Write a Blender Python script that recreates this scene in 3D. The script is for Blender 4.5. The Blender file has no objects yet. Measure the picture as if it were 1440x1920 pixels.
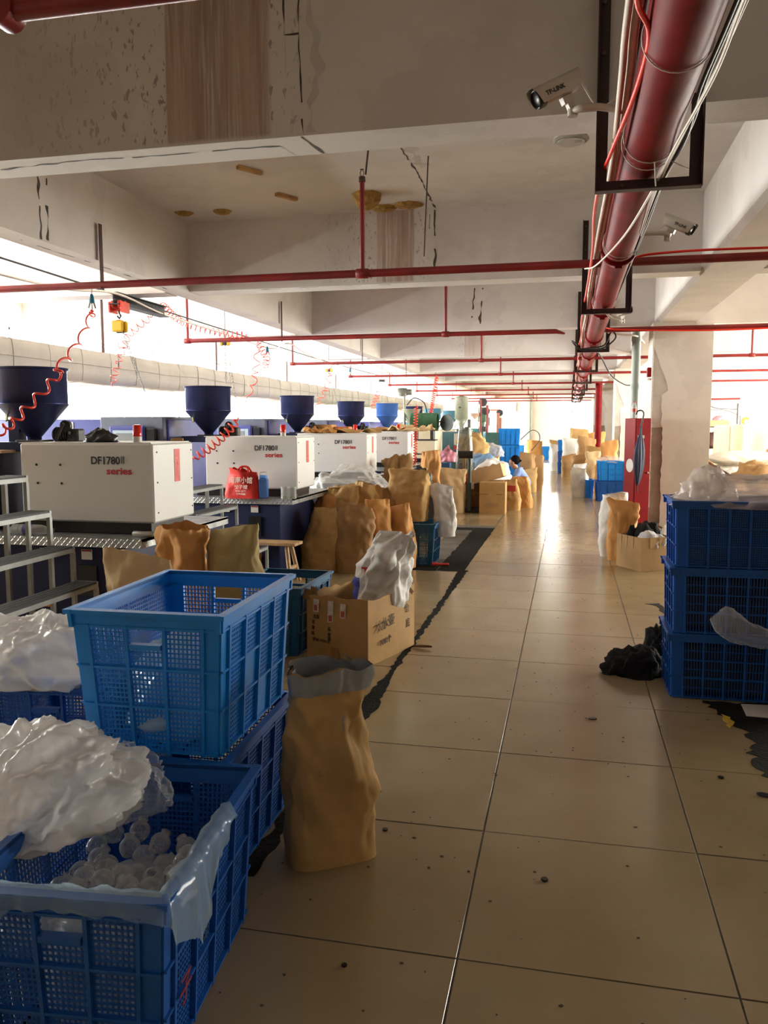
import bpy, bmesh, math, random
from math import sin, cos, pi, radians as R
from mathutils import Vector, Matrix, noise

# ------------------------------------------------------------------ camera, world, lights, exposure
scene = bpy.context.scene
col = scene.collection
CAM_H = 1.606
def make_camera():
    yaw, pitch, roll, f = 0.22136, 0.10646, -0.00218, 1533.5
    fwd = Vector((-sin(yaw)*cos(pitch), cos(yaw)*cos(pitch), -sin(pitch)))
    right = Vector((cos(yaw), sin(yaw), 0)); up = right.cross(fwd)
    r = right*cos(roll)+up*sin(roll); u = -right*sin(roll)+up*cos(roll)
    cd = bpy.data.cameras.new('camera'); cam = bpy.data.objects.new('camera', cd); col.objects.link(cam)
    cd.sensor_fit = 'HORIZONTAL'; cd.sensor_width = 36.0; cd.lens = 36.0*f/1440.0
    cd.clip_start = .05; cd.clip_end = 300
    m = Matrix((r, u, -fwd)).transposed().to_4x4(); m.translation = (0, 0, CAM_H)
    cam.matrix_world = m
    scene.camera = cam
make_camera()
wd = bpy.data.worlds.new('daylight'); scene.world = wd; wd.use_nodes = True
bg = wd.node_tree.nodes['Background']; bg.inputs[0].default_value = (1.0, .97, .92, 1); bg.inputs[1].default_value = 5.0
def area(name, loc, rot, sx, sy, power, color):
    l = bpy.data.lights.new(name, 'AREA'); l.shape = 'RECTANGLE'; l.size = sx; l.size_y = sy
    l.energy = power; l.color = color
    o = bpy.data.objects.new(name, l); col.objects.link(o); o.location = loc; o.rotation_euler = rot
    return o
# daylight just outside the window bands (left wall, right wall, far wall)
area('daylight_left', (-9.95, 25.9, 2.1), (0, R(-90), 0), 2.6, 43.8, 13000, (1, .98, .945))
area('daylight_right', (9.35, 19.25, 2.1), (0, R(90), 0), 2.4, 17.5, 4300, (1, .945, .86))
area('daylight_far', (.15, 48.75, 1.95), (R(-90), 0, 0), 3.0, 2.1, 1200, (1, .95, .86))
vs = scene.view_settings
vs.view_transform = 'Standard'; vs.look = 'None'; vs.exposure = 0.36; vs.gamma = 1.0; vs.use_curve_mapping = False
try:
    scene.cycles.use_denoising = True
    scene.cycles.max_bounces = 8; scene.cycles.diffuse_bounces = 5; scene.cycles.transparent_max_bounces = 16; scene.cycles.adaptive_threshold = .02
    scene.cycles.caustics_reflective = False; scene.cycles.caustics_refractive = False
    scene.cycles.sample_clamp_indirect = 6.0
except Exception: pass

# ------------------------------------------------------------------ helpers
class MB:
    """collects shapes; build() links them as ONE mesh object"""
    def __init__(s): s.v = []; s.f = []; s.sm = []
    def add(s, vs, fs, smooth=False):
        n = len(s.v); s.v += [tuple(p) for p in vs]; s.f += [tuple(i+n for i in q) for q in fs]; s.sm += [smooth]*len(fs); return s
    def box(s, c, d, rz=0, m=None):
        x, y, z = d[0]/2, d[1]/2, d[2]/2
        vs = [Vector((a*x, b*y, e*z)) for e in (-1, 1) for b in (-1, 1) for a in (-1, 1)]
        if rz: mt = Matrix.Rotation(rz, 3, 'Z'); vs = [mt @ p for p in vs]
        if m is not None: vs = [m @ p for p in vs]
        c = Vector(c)
        return s.add([p+c for p in vs], [(0,2,3,1),(4,5,7,6),(0,1,5,4),(2,6,7,3),(0,4,6,2),(1,3,7,5)])
    def b2(s, lo, hi):
        return s.box([(a+b)/2 for a, b in zip(lo, hi)], [abs(b-a) for a, b in zip(lo, hi)])
    def cbox(s, c, d, ch=.01, rz=0, m=None):
        """box with chamfered vertical and horizontal edges"""
        x, y, z = d[0]/2, d[1]/2, d[2]/2; ch = min(ch, x*.9, y*.9, z*.9); vs = []
        for zz, k in ((-z, 1), (-z+ch, 0), (z-ch, 0), (z, 1)):
            X, Y = x-ch*k, y-ch*k
            for p in ((-X+ch*(1-k)*1., -Y), (X-ch*(1-k), -Y), (X, -Y+ch*(1-k)), (X, Y-ch*(1-k)), (X-ch*(1-k), Y), (-X+ch*(1-k), Y), (-X, Y-ch*(1-k)), (-X, -Y+ch*(1-k))):
                vs.append(Vector((p[0], p[1], zz)))
        fs = [tuple(reversed(range(8))), tuple(range(24, 32))]
        for r in range(3):
            for i in range(8): j = (i+1) % 8; fs.append((r*8+i, r*8+j, r*8+8+j, r*8+8+i))
        mt = Matrix.Rotation(rz, 3, 'Z')
        vs = [mt @ p for p in vs]
        if m is not None: vs = [m @ p for p in vs]
        c = Vector(c); return s.add([p+c for p in vs], fs)
    def tube(s, pts, r, n=8, caps=True, closed=False):
        pts = [Vector(p) for p in pts]; rr = r if isinstance(r, (list, tuple)) else [r]*len(pts); N = len(pts)
        rings = []; ref = None
        for i, p in enumerate(pts):
            a = pts[(i-1) % N] if (i or closed) else p; b = pts[(i+1) % N] if (i < N-1 or closed) else p
            t = (b-a).normalized()
            if t.length < 1e-6: t = Vector((0, 0, 1))
            if ref is None: ref = Vector((0, 0, 1)) if abs(t.z) < .9 else Vector((1, 0, 0))
            u = (ref-t*ref.dot(t))
            if u.length < 1e-5: u = t.orthogonal()
            u.normalize(); w = t.cross(u); ref = u
            rings.append([p+(u*cos(2*pi*k/n)+w*sin(2*pi*k/n))*rr[i] for k in range(n)])
        vs = [q for g in rings for q in g]; fs = []
        for i in range(N if closed else N-1):
            for k in range(n):
                j = (k+1) % n; i2 = (i+1) % N; fs.append((i*n+k, i*n+j, i2*n+j, i2*n+k))
        s.add(vs, fs, True)
        if caps and not closed:
            s.add(rings[0], [tuple(reversed(range(n)))]); s.add(rings[-1], [tuple(range(n))])
        return s
    def cyl(s, a, b, r, n=16, r2=None): return s.tube([a, b], [r, r if r2 is None else r2], n)
    def lathe(s, prof, c=(0, 0, 0), n=24, m=None, smooth=True):
        vs = []; c = Vector(c); prof = list(prof); q = [prof[0]]
        for i in range(1, len(prof)-1):      # split the ring where the profile turns sharply, so the edge stays crisp
            a = Vector((prof[i][0]-prof[i-1][0], prof[i][1]-prof[i-1][1])); b = Vector((prof[i+1][0]-prof[i][0], prof[i+1][1]-prof[i][1])); q.append(prof[i])
            if smooth and a.length > 1e-6 and b.length > 1e-6 and a.angle(b) > .5: q.append(prof[i])
        prof = q+[prof[-1]]
        for r, z in prof:
            for k in range(n):
                p = Vector((r*cos(2*pi*k/n), r*sin(2*pi*k/n), z)); vs.append((m @ p if m is not None else p)+c)
        fs = []
        for i in range(len(prof)-1):
            for k in range(n): j = (k+1) % n; fs.append((i*n+k, i*n+j, i*n+n+j, i*n+n+k))
        return s.add(vs, fs, smooth)
    def disc(s, c, r, nrm=(0, 0, 1), n=20, th=.004):
        c = Vector(c); d = Vector(nrm).normalized(); return s.cyl(c-d*th/2, c+d*th/2, r, n)
    def prism(s, poly, z0, z1, m=None):
        n = len(poly); vs = [Vector((p[0], p[1], z0)) for p in poly]+[Vector((p[0], p[1], z1)) for p in poly]
        if m is not None: vs = [m @ p for p in vs]
        fs = [tuple(reversed(range(n))), tuple(range(n, 2*n))]+[(i, (i+1) % n, n+(i+1) % n, n+i) for i in range(n)]
        return s.add(vs, fs)
    def grid(s, P, nu, nv, closed_u=False, smooth=True):
        fs = []
        for j in range(nv-1):
            for i in range(nu if closed_u else nu-1):
                i2 = (i+1) % nu; fs.append((j*nu+i, j*nu+i2, j*nu+nu+i2, j*nu+nu+i))
        return s.add(P, fs, smooth)
    def mesh(s, name):
        me = bpy.data.meshes.new(name); me.from_pydata(s.v, [], s.f)
        me.polygons.foreach_set('use_smooth', s.sm); me.update(); return me
    def build(s, name, mt, parent=None, loc=None, rz=None, label=None):
        me = s.mesh(name)
        o = bpy.data.objects.new(name, me); col.objects.link(o)
        for x in (mt if isinstance(mt, (list, tuple)) else [mt]): me.materials.append(x)
        if parent is not None: o.parent = parent
        if loc is not None: o.location = loc
        if rz is not None: o.rotation_euler = (0, 0, rz)
        if label: o['label'] = label
        return o
def tag(o, label=None, cat=None, group=None, kind=None):
    if label: o['label'] = label
    if cat: o['category'] = cat
    if group: o['group'] = group
    if kind: o['kind'] = kind
    return o
def thing(name, label, cat, loc=(0, 0, 0), rz=0, group=None):
    o = bpy.data.objects.new(name, None); col.objects.link(o); o.location = loc; o.rotation_euler = (0, 0, rz)
    o.empty_display_size = .1
    return tag(o, label, cat, group)
def link_copy(o, parent=None):
    c = o.copy(); col.objects.link(c)
    if parent is not None: c.parent = parent
    return c
def copy_tree(o, parent=None):
    c = link_copy(o, parent)
    for ch in list(o.children): copy_tree(ch, c)
    return c
def cat_curve(pts, n=8):
    """Catmull-Rom through the points"""
    P = [Vector(p) for p in pts]; out = []
    for i in range(len(P)-1):
        a = P[i-1] if i else P[i]*2-P[i+1]; b, c = P[i], P[i+1]; d = P[i+2] if i+2 < len(P) else P[i+1]*2-P[i]
        for k in range(n):
            t = k/n; out.append(.5*((2*b)+(c-a)*t+(2*a-5*b+4*c-d)*t*t+(3*b-a-3*c+d)*t**3))
    out.append(P[-1]); return out
def fbm(p, o=4): return noise.fractal(Vector(p), 1.0, 2.0, o)
def ridge(p, o=3):
    v = 0; a = 1; q = Vector(p)
    for _ in range(o): v += a*(1-abs(noise.noise(q))*2); q = q*2.03+Vector((3.1, 1.7, 5.3)); a *= .5
    return v/1.75-.5
def facet(p, o=2):
    """crumpled-sheet relief: shallow dishes that meet in sharp ridges"""
    v = 0; a = 1; q = Vector(p)
    for k in range(o):
        d = noise.voronoi(q)[0]; v += a*(d[0]*d[0]*2.2-.45)*(1 if k % 2 == 0 else -1); q = q*1.83+Vector((7.1, 3.3, 1.9)); a *= .55
    return v
def text_mesh(body, name, size, mt, parent, m, bold=0.0, xs=1.0, ext=.0006, align='CENTER', shear=0):
    """flat raised lettering in the local XY plane, moved by the matrix m"""
    cu = bpy.data.curves.new(name, 'FONT'); cu.body = body; cu.size = size; cu.align_x = align; cu.extrude = ext; cu.offset = bold; cu.shear = shear
    cu.resolution_u = 3
    t = bpy.data.objects.new(name, cu); col.objects.link(t)
    dg = bpy.context.evaluated_depsgraph_get(); me = bpy.data.meshes.new_from_object(t.evaluated_get(dg))
    bpy.data.objects.remove(t); bpy.data.curves.remove(cu)
    me.transform(Matrix.Diagonal((xs, 1, 1, 1))); me.transform(m)
    o = bpy.data.objects.new(name, me); col.objects.link(o); me.materials.clear(); me.materials.append(mt); o.parent = parent
    return o
def face_m(origin, right, up):
    r = Vector(right).normalized(); u = Vector(up).normalized(); n = r.cross(u)
    m = Matrix((r, u, n)).transposed().to_4x4(); m.translation = Vector(origin); return m

# ------------------------------------------------------------------ materials (all procedural)
MATS = {}
class NT:
    def __init__(s, name):
        s.m = bpy.data.materials.new(name); s.m.use_nodes = True; s.t = s.m.node_tree; s.n = s.t.nodes; s.l = s.t.links
        s.b = s.n['Principled BSDF']; s.out = s.n['Material Output']; s._co = None
    def new(s, t, **kw):
        n = s.n.new(t)
        for k, v in kw.items(): setattr(n, k, v)
        return n
    def set(s, sock, v):
        if hasattr(v, 'is_output') or isinstance(v, bpy.types.NodeSocket): s.l.new(v, sock)
        else: sock.default_value = v
    def co(s, which='Object'):
        if s._co is None: s._co = s.new('ShaderNodeTexCoord')
        return s._co.outputs[which]
    def map(s, scale=(1, 1, 1), loc=(0, 0, 0), src=None, rot=(0, 0, 0)):
        n = s.new('ShaderNodeMapping'); s.l.new(src or s.co(), n.inputs[0]); n.inputs['Scale'].default_value = scale; n.inputs['Location'].default_value = loc; n.inputs['Rotation'].default_value = rot
        return n.outputs[0]
    def noise(s, scale, detail=4, rough=.55, vec=None, dist=0):
        n = s.new('ShaderNodeTexNoise'); s.l.new(vec or s.co(), n.inputs['Vector']); n.inputs['Scale'].default_value = scale; n.inputs['Detail'].default_value = detail; n.inputs['Roughness'].default_value = rough; n.inputs['Distortion'].default_value = dist
        return n.outputs['Fac']
    def voro(s, scale, vec=None, feature='F1', out='Distance', rnd=1):
        n = s.new('ShaderNodeTexVoronoi', feature=feature); s.l.new(vec or s.co(), n.inputs['Vector']); n.inputs['Scale'].default_value = scale; n.inputs['Randomness'].default_value = rnd
        return n.outputs[out]
    def ramp(s, fac, stops):
        n = s.new('ShaderNodeValToRGB'); s.l.new(fac, n.inputs[0]); e = n.color_ramp.elements
        while len(e) < len(stops): e.new(.5)
        for x, (p, c) in zip(e, stops): x.position = p; x.color = (*c, 1) if not isinstance(c, (int, float)) else (c, c, c, 1)
        return n.outputs[0]
    def math(s, op, a, b=0, clamp=False):
        n = s.new('ShaderNodeMath', operation=op); n.use_clamp = clamp; s.set(n.inputs[0], a); s.set(n.inputs[1], b); return n.outputs[0]
    def mix(s, fac, a, b, mode='MIX'):
        n = s.new('ShaderNodeMix', data_type='RGBA', blend_type=mode); s.set(n.inputs[0], fac)
        for i, v in ((6, a), (7, b)): s.set(n.inputs[i], v if not isinstance(v, tuple) else ((*v, 1) if len(v) == 3 else v))
        return n.outputs[2]
    def sep(s, vec): n = s.new('ShaderNodeSeparateXYZ'); s.l.new(vec, n.inputs[0]); return n.outputs
    def bump(s, h, strength=.3, dist=.01, prev=None):
        n = s.new('ShaderNodeBump'); s.l.new(h, n.inputs['Height']); n.inputs['Strength'].default_value = strength; n.inputs['Distance'].default_value = dist
        if prev is not None: s.l.new(prev, n.inputs['Normal'])
        s.l.new(n.outputs[0], s.b.inputs['Normal']); return n.outputs[0]
    def rnd(s): n = s.new('ShaderNodeObjectInfo'); return n.outputs['Random']
    def range(s, v, a, b, c=0, d=1):
        n = s.new('ShaderNodeMapRange'); s.set(n.inputs[0], v); n.inputs[1].default_value = a; n.inputs[2].default_value = b; n.inputs[3].default_value = c; n.inputs[4].default_value = d; return n.outputs[0]
    def base(s, c): s.set(s.b.inputs['Base Color'], (*c, 1) if isinstance(c, tuple) else c)
def M(name, c, rough=.5, metal=0, var=.12, vs=6, bump=0, bs=40, spec=None, bd=.01):
    """simple material: colour with a little noise variation, optional fine relief"""
    if name in MATS: return MATS[name]
    k = NT(name); k.b.inputs['Roughness'].default_value = rough; k.b.inputs['Metallic'].default_value = metal
    if spec is not None: k.b.inputs['Specular IOR Level'].default_value = spec
    if var:
        f = k.noise(vs, 5); lo = tuple(x*(1-var) for x in c); hi = tuple(min(1, x*(1+var)) for x in c)
        k.base(k.ramp(f, [(.3, lo), (.7, hi)]))
    else: k.base(c)
    if bump: k.bump(k.noise(bs, 5), bump, bd)
    MATS[name] = k.m; return k.m
# ------------------------------------------------------------------ surface materials
def mat_plaster(name, c=(.68, .63, .595), stain=None, seed=0, cracks=True):
    k = NT(name); co = k.co(); x, y, z = k.sep(co)
    v = k.map((1, 1, 1), (seed*3.1, seed*1.7, 0))
    f = k.noise(1.1, 6, .6, v); cc = k.ramp(f, [(.28, tuple(a*.86 for a in c)), (.55, c), (.8, tuple(min(1, a*1.06) for a in c))])
    # irregular re-plastered patches
    pt = k.ramp(k.noise(.8, 7, .6, k.map((1, 1, 1), (seed+9, 4, 2))), [(.56, 0.), (.575, 1.)])
    cc = k.mix(k.math('MULTIPLY', pt, .16), cc, (.40, .37, .33))
    if stain:
        for (x0, x1, z0, z1, strength, spl) in stain:
            wob = k.math('MULTIPLY', k.math('SUBTRACT', k.noise(5, 3, .5, k.map((1, 1, .12))), .5), .10)
            xx = k.math('ADD', x, wob)
            a = k.range(xx, x0, x0+.015); b = k.range(xx, x1, x1-.03); mz = k.math('MULTIPLY', k.range(z, z0, z0+.02), k.range(z, z1+.02, z1))
            m = k.math('MULTIPLY', k.math('MULTIPLY', a, b), mz)
            st = k.noise(26, 5, .7, k.map((1, 1, .035), (seed, 0, 0)))
            st = k.ramp(st, [(.36, .45), (.47, 1.), (.58, .9), (.66, .2)])
            br = k.ramp(k.noise(14, 4, .6, k.map((1, 1, .05), (0, seed, 1))), [(.35, (.37, .245, .185)), (.65, (.52, .39, .32))])
            cc = k.mix(k.math('MULTIPLY', k.math('MULTIPLY', m, st), strength), cc, br)
            # splashes thrown out to the left of the leak and runs at its right
            sp = k.noise(42, 3, .5, k.map((1, 1, .45), (0, 0, 0), rot=(0, R(28), 0)))
            sp = k.ramp(sp, [(.615, 0.), (.65, 1.)])
            fall = k.math('MULTIPLY', k.range(x, x0-spl, x0), k.range(x, x1+spl*.25, x1))
            cc = k.mix(k.math('MULTIPLY', k.math('MULTIPLY', sp, fall), k.math('MULTIPLY', k.range(z, z0, z0+.02), k.math('SUBTRACT', .7, k.math('MULTIPLY', m, .62)))), cc, (.16, .12, .09))
            dr = k.ramp(k.noise(60, 3, .6, k.map((1, 1, .02), (seed, 2, 0))), [(.62, 0.), (.68, 1.)])
            fl2 = k.math('MULTIPLY', k.range(x, x1-.12, x1), k.range(x, x1+.22, x1+.05))
            cc = k.mix(k.math('MULTIPLY', k.math('MULTIPLY', dr, fl2), k.math('MULTIPLY', mz, .6)), cc, (.27, .19, .12))
    if cracks:
        cr = k.voro(.55, k.mix(.06, co, k.new('ShaderNodeTexNoise').outputs['Color'], 'ADD'), 'DISTANCE_TO_EDGE')
        crm = k.math('MULTIPLY', k.ramp(cr, [(.002, 1.), (.006, 0.)]), k.ramp(k.noise(1.3, 2, .5, k.map((1, 1, 1), (seed, seed, 8))), [(.52, 0.), (.6, 1.)]))
        cc = k.mix(k.math('MULTIPLY', crm, .7), cc, (.10, .085, .075))
    k.base(cc); k.b.inputs['Roughness'].default_value = .82
    k.bump(k.noise(9, 8, .65, v), .25, .012)
    return k.m
PL = mat_plaster('plaster', seed=1, cracks=False)
PLW = mat_plaster('plaster_wall', (.66, .60, .54), seed=4, cracks=False)
CEIL = mat_plaster('ceiling_paint', (.68, .635, .60), seed=2, cracks=False)
CONC = M('bare_concrete', (.27, .215, .175), .9, 0, .3, 3, .5, 30)
SLAB = M('screed', (.10, .085, .065), .85, 0, .3, 4, .4, 60)
BLACKG = M('black_adhesive', (.010, .009, .007), .85, 0, .4, 9, .8, 50, .12)
def mat_tile():
    k = NT('floor_tile'); g = k.new('ShaderNodeNewGeometry').outputs['Position']
    base = k.ramp(k.noise(2.2, 5, .55, g), [(.3, (.285, .207, .105)), (.7, (.350, .264, .145))])
    base = k.mix(k.range(k.rnd(), 0, 1, 0, .28), base, (.36, .28, .16))
    scuff = k.ramp(k.noise(16, 8, .75, k.map((1, 1, 1), src=g)), [(.58, 0.), (.72, 1.)])
    base = k.mix(k.math('MULTIPLY', scuff, .22), base, (.13, .09, .045))
    speck = k.ramp(k.voro(11, g), [(.035, 1.), (.05, 0.)])
    sm = k.math('MULTIPLY', speck, k.ramp(k.noise(3.1, 2, .5, g), [(.5, 0.), (.58, 1.)]))
    base = k.mix(sm, base, (.05, .035, .02))
    k.base(base)
    k.set(k.b.inputs['Roughness'], k.ramp(k.noise(5, 6, .7, g), [(.3, .17), (.75, .26)]))
    k.b.inputs['Specular IOR Level'].default_value = .8
    k.bump(k.noise(120, 4, .6, g), .03, .002)
    return k.m
TILE = mat_tile()
TILEW = M('cut_tile', (.62, .57, .50), .3, 0, .15, 4)

# ------------------------------------------------------------------ the setting
def struct(o, name=None): o['kind'] = 'structure'; return o
XL, XR, YN, YF, ZC, ZS = -9.7, 9.0, -2.6, 48.4, 3.86, 3.10
floor = struct(MB().b2((XL-.3, YN-.3, -.25), (XR+.3, YF+.3, -.0022)).build('floor', SLAB))
floor['label'] = 'worn beige tiled workshop floor'
AX = -1.0957; TY0 = 2.3073-.8*8; T = .8
def tile_mesh(w, d, name):
    return MB().cbox((0, 0, -.006), (w-.007, d-.007, .012), .0008).mesh(name)
random.seed(5)
tm = [tile_mesh(T, T, 'tile'), tile_mesh(T*.75, T*.75, 'small_tile')]
for m_ in tm: m_.materials.append(TILE)
cells = []
for j in range(0, 66):
    for i in range(0, 13):
        cells.append((0, AX+T*(i+.5), TY0+T*(j+.5)))
S2 = .6
for j in range(0, 86):
    for i in range(0, 14):
        cells.append((1, AX-.012-S2*(i+.5), -3.2+S2*(j+.5)))
def hidden_cell(k, x, y):      # tiles lifted around the drain channel by the machines and by the blue crates
    if k == 1 and (8.75 < y < 9.25 or 12.35 < y < 12.75) and x > -2.4: return True
    if k == 1 and -1.45 < x and 8.7 < y < 12.8: return True
    return False
def tile_seen(k, x, y):
    return y > 1.2 and ((k == 0 and -1.2 < x < 1.3+y*.09) or (k == 1 and x > -2.6 and 2.5 < y < 22))
vis = sorted([c for c in cells if tile_seen(*c) and not hidden_cell(*c)], key=lambda c: c[2]**2+c[1]**2)
parts, rest = vis[:290], vis[290:]+[c for c in cells if not tile_seen(*c) and not hidden_cell(*c)]
for k, x, y in parts:
    o = bpy.data.objects.new('tile', tm[k]); col.objects.link(o); o.parent = floor
    o.location = (x, y, random.uniform(-.0012, 0)); o.rotation_euler = (random.uniform(-.0012, .0012), random.uniform(-.0012, .0012), 0)
mb = MB()
for k, x, y in rest:
    w = (T if k == 0 else S2)/2-.0035; z = random.uniform(-.0012, 0)
    mb.add([(x-w, y-w, z), (x+w, y-w, z), (x+w, y+w, z), (x-w, y+w, z)], [(0, 1, 2, 3)])
o = mb.build('tile_field', TILE, floor); o['kind'] = 'stuff'
# ragged dark seam along the machine side of the aisle, the drain channel and the tarry patch by the crates
def ragged(poly, z, name, mt, amp=.03, seg=.06, seed=1):
    random.seed(seed); out = []
    n = len(poly)
    for i in range(n):
        a, b = Vector(poly[i]).to_2d(), Vector(poly[(i+1) % n]).to_2d(); L = (b-a).length; k = max(1, int(L/seg)); d = (b-a).normalized(); nn = Vector((-d.y, d.x))
        for q in range(k): out.append(a+(b-a)*(q/k)+nn*random.uniform(-amp, amp)*(1 if q else .3))
    return MB().prism([(p.x, p.y) for p in out], z-.004, z).build(name, mt, floor)
ragged([(-1.125, 2.6), (-1.065, 2.6), (-1.075, 4.0), (-1.03, 4.35), (-1.072, 5.0), (-1.066, 7.5), (-1.055, 8.9), (-1.16, 8.9), (-1.115, 7.5), (-1.118, 5), (-1.16, 4.3), (-1.12, 3.9)], .0022, 'seam_strip', BLACKG, .012, .05, 3)
ragged([(-1.09, 8.85), (-1.09, 12.72), (-1.40, 12.72), (-1.40, 8.85)], -.001, 'drain_strip', BLACKG, .015, .1, 4)
ragged([(-1.4, 8.82), (-1.4, 9.12), (-2.2, 9.12), (-2.2, 8.82)], -.001, 'drain_strip', BLACKG, .015, .1, 5)
ragged([(-1.4, 12.4), (-1.4, 12.7), (-2.4, 12.7), (-2.4, 12.4)], -.001, 'drain_strip', BLACKG, .015, .1, 6)
ragged([(.80, 4.93), (.90, 4.60), (.955, 4.45), (.915, 4.20), (.90, 3.9), (1.02, 3.75), (1.3, 3.6), (1.8, 3.9), (1.8, 4.95)], .002, 'tar_patch', BLACKG, .035, .035, 7)
ragged([(.99, 4.70), (1.5, 4.66), (1.5, 4.93), (1.0, 4.9)], .004, 'cut_tile', TILEW, .004, .2, 8)
ragged([(.86, 4.70), (.90, 4.66), (.90, 4.55), (.87, 4.50), (.855, 4.6)], .004, 'yellow_paint_flake', M('yellow_flake', (.55, .36, .03), .6), .012, .03, 9)
ragged([(.70, 7.55), (.83, 7.60), (.86, 7.2), (.91, 6.55), (.88, 6.55), (.82, 7.15), (.79, 7.48)], .002, 'seam_strip', BLACKG, .012, .05, 10)

ceiling = struct(MB().b2((XL-.3, YN-.3, ZC), (XR+.3, YF+.3, ZC+.2)).build('ceiling', CEIL)); ceiling['label'] = 'painted concrete ceiling slab with water stains'
# cross beams; the first two carry leak stains
BY = [-1.0, 4.25, 8.75, 13.3, 18.4, 23.5, 28.4, 33.3, 38.2, 43.1]
stains = {1: [(-2.17, -1.56, ZS+.012, ZC+.1, 1.0, 1.1)], 2: [(-2.06, -1.62, ZS+.012, ZC+.1, .95, .7)], 4: [(-2.3, -1.85, ZS, ZC, .6, .4)]}
BEAMS = []
for i, y in enumerate(BY):
    mt = mat_plaster('beam_plaster_%d' % i, (.68, .63, .595), stains.get(i), seed=3+i*2.3, cracks=False) if i < 5 else PL
    b = MB()
    for x0, x1 in ((XL-.1, -4.52), (-4.22, 1.24), (1.80, XR+.1)): b.b2((x0, y, ZS+.005), (x1, y+.30, ZC+.02))
    BEAMS.append(struct(b.build('ceiling_beam', mt))); BEAMS[-1]['label'] = 'concrete beam running across the ceiling'
def long_beam(x0, x1, nm, label, rag):
    b = MB(); N = 130; P = []
    ys = [YN-.2+(YF+.4-YN)*k/N for k in range(N+1)]
    for y in ys:
        w = rag*(noise.noise(Vector((y*1.9, 3, 1)))+.6*noise.noise(Vector((y*7, 3, 4)))) if rag else 0
        P += [(x0, y, ZC+.02), (x0, y, ZS+.05+max(0, w)*1.5), (x0+.045+w, y, ZS+max(0, w)*.4), (x1, y, ZS), (x1, y, ZC+.02)]
    b.grid(P, 5, N+1, smooth=False)
    return struct(b.build(nm, mat_plaster('plaster_long_'+nm+str(x0), (.69, .64, .605), seed=21+x0, cracks=False)))
LBL_ = o = long_beam(-4.52, -4.22, 'ceiling_beam', '', 0); o['label'] = 'long beam on the machine side'
o = long_beam(1.24, 1.80, 'ceiling_beam', '', .02); o['label'] = 'long beam carried by the columns, chipped lower edge'
CRK = M('crack_dark', (.075, .062, .054), .95, 0, .4, 20); PATCH = M('filler_grey', (.56, .52, .485), .9, 0, .12, 9)
def crack(parent, pts, n, w, seed, mt=CRK, gap=.25):
    random.seed(seed); P = [Vector(p) for p in pts]; n = Vector(n); fine = []
    for a, b in zip(P, P[1:]):
        k = max(2, int((b-a).length/.025)); fine += [a.lerp(b, q/k) for q in range(k)]
    fine.append(P[-1]); d = (P[-1]-P[0]).normalized(); s = n.cross(d).normalized(); m = MB(); L = []
    for i, p in enumerate(fine):
        ww = w*max(.08, .55+1.3*noise.noise(Vector((i*.19, seed, 0)))); off = w*1.2*noise.noise(Vector((i*.3, seed, 9))); L.append((p+s*(off+ww)+n*.0012, p+s*(off-ww)+n*.0012))
    for i in range(len(L)-1):
        if noise.noise(Vector((i*.11, seed, 20))) > -gap: m.add([L[i][1], L[i][0], L[i+1][0], L[i+1][1]], [(0, 1, 2, 3)])
    return m.build('crack', mt, parent)
DN, FR = (0, 0, -1), (0, -1, 0)
crack(BEAMS[1], [(-3.3, 4.39, 3.105), (-2.74, 4.345, 3.105), (-2.33, 4.37, 3.105), (-1.69, 4.363, 3.105), (-1.557, 4.376, 3.105), (-1.52, 4.53, 3.105)], DN, .010, 1, gap=.3)
crack(BEAMS[1], [(-1.398, 4.26, 3.105), (-1.36, 4.54, 3.105)], DN, .012, 2, gap=1)
crack(BEAMS[1], [(-1.40, 4.25, 3.85), (-1.402, 4.25, 3.61), (-1.396, 4.25, 3.43), (-1.385, 4.25, 3.11)], FR, .006, 3, gap=.3)
crack(BEAMS[1], [(-1.486, 4.25, 3.85), (-1.478, 4.25, 3.61)], FR, .008, 4, gap=.3); crack(BEAMS[1], [(-1.478, 4.25, 3.612), (-1.402, 4.25, 3.612)], FR, .005, 5, gap=.5)
crack(BEAMS[1], [(-1.36, 4.25, 3.8), (-1.30, 4.25, 3.5), (-1.345, 4.25, 3.12)], FR, .035, 6, PATCH, 1)
crack(BEAMS[2], [(-1.418, 8.75, 3.84), (-1.418, 8.75, 3.68)], FR, .014, 7, gap=1); crack(BEAMS[2], [(-1.418, 8.75, 3.68), (-1.411, 8.75, 3.42), (-1.416, 8.75, 3.15)], FR, .016, 8, gap=.1); crack(BEAMS[2], [(-1.47, 8.75, 3.80), (-1.472, 8.75, 3.65)], FR, .006, 9, gap=1)
crack(BEAMS[3], [(-1.508, 13.3, 3.76), (-1.547, 13.3, 3.3)], FR, .02, 10, gap=.2); crack(BEAMS[3], [(-1.381, 13.3, 3.76), (-1.418, 13.3, 3.2)], FR, .02, 11, gap=.1)
crack(BEAMS[2], [(-3.4, 8.80, 3.105), (-2.6, 8.78, 3.105), (-1.9, 8.8, 3.105)], DN, .012, 12, gap=0)
crack(LBL_, [(-4.22, 6.06, 3.60), (-4.22, 6.075, 3.30), (-4.22, 6.07, 3.11)], (1, 0, 0), .016, 13, gap=.1); crack(LBL_, [(-4.22, 6.18, 3.62), (-4.22, 6.175, 3.45), (-4.22, 6.165, 3.12)], (1, 0, 0), .016, 14, gap=.15)
crack(LBL_, [(-4.36, 6.0, 3.1), (-4.37, 6.5, 3.1), (-4.34, 6.75, 3.1), (-4.36, 8.5, 3.1)], DN, .010, 15, gap=.1)
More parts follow.
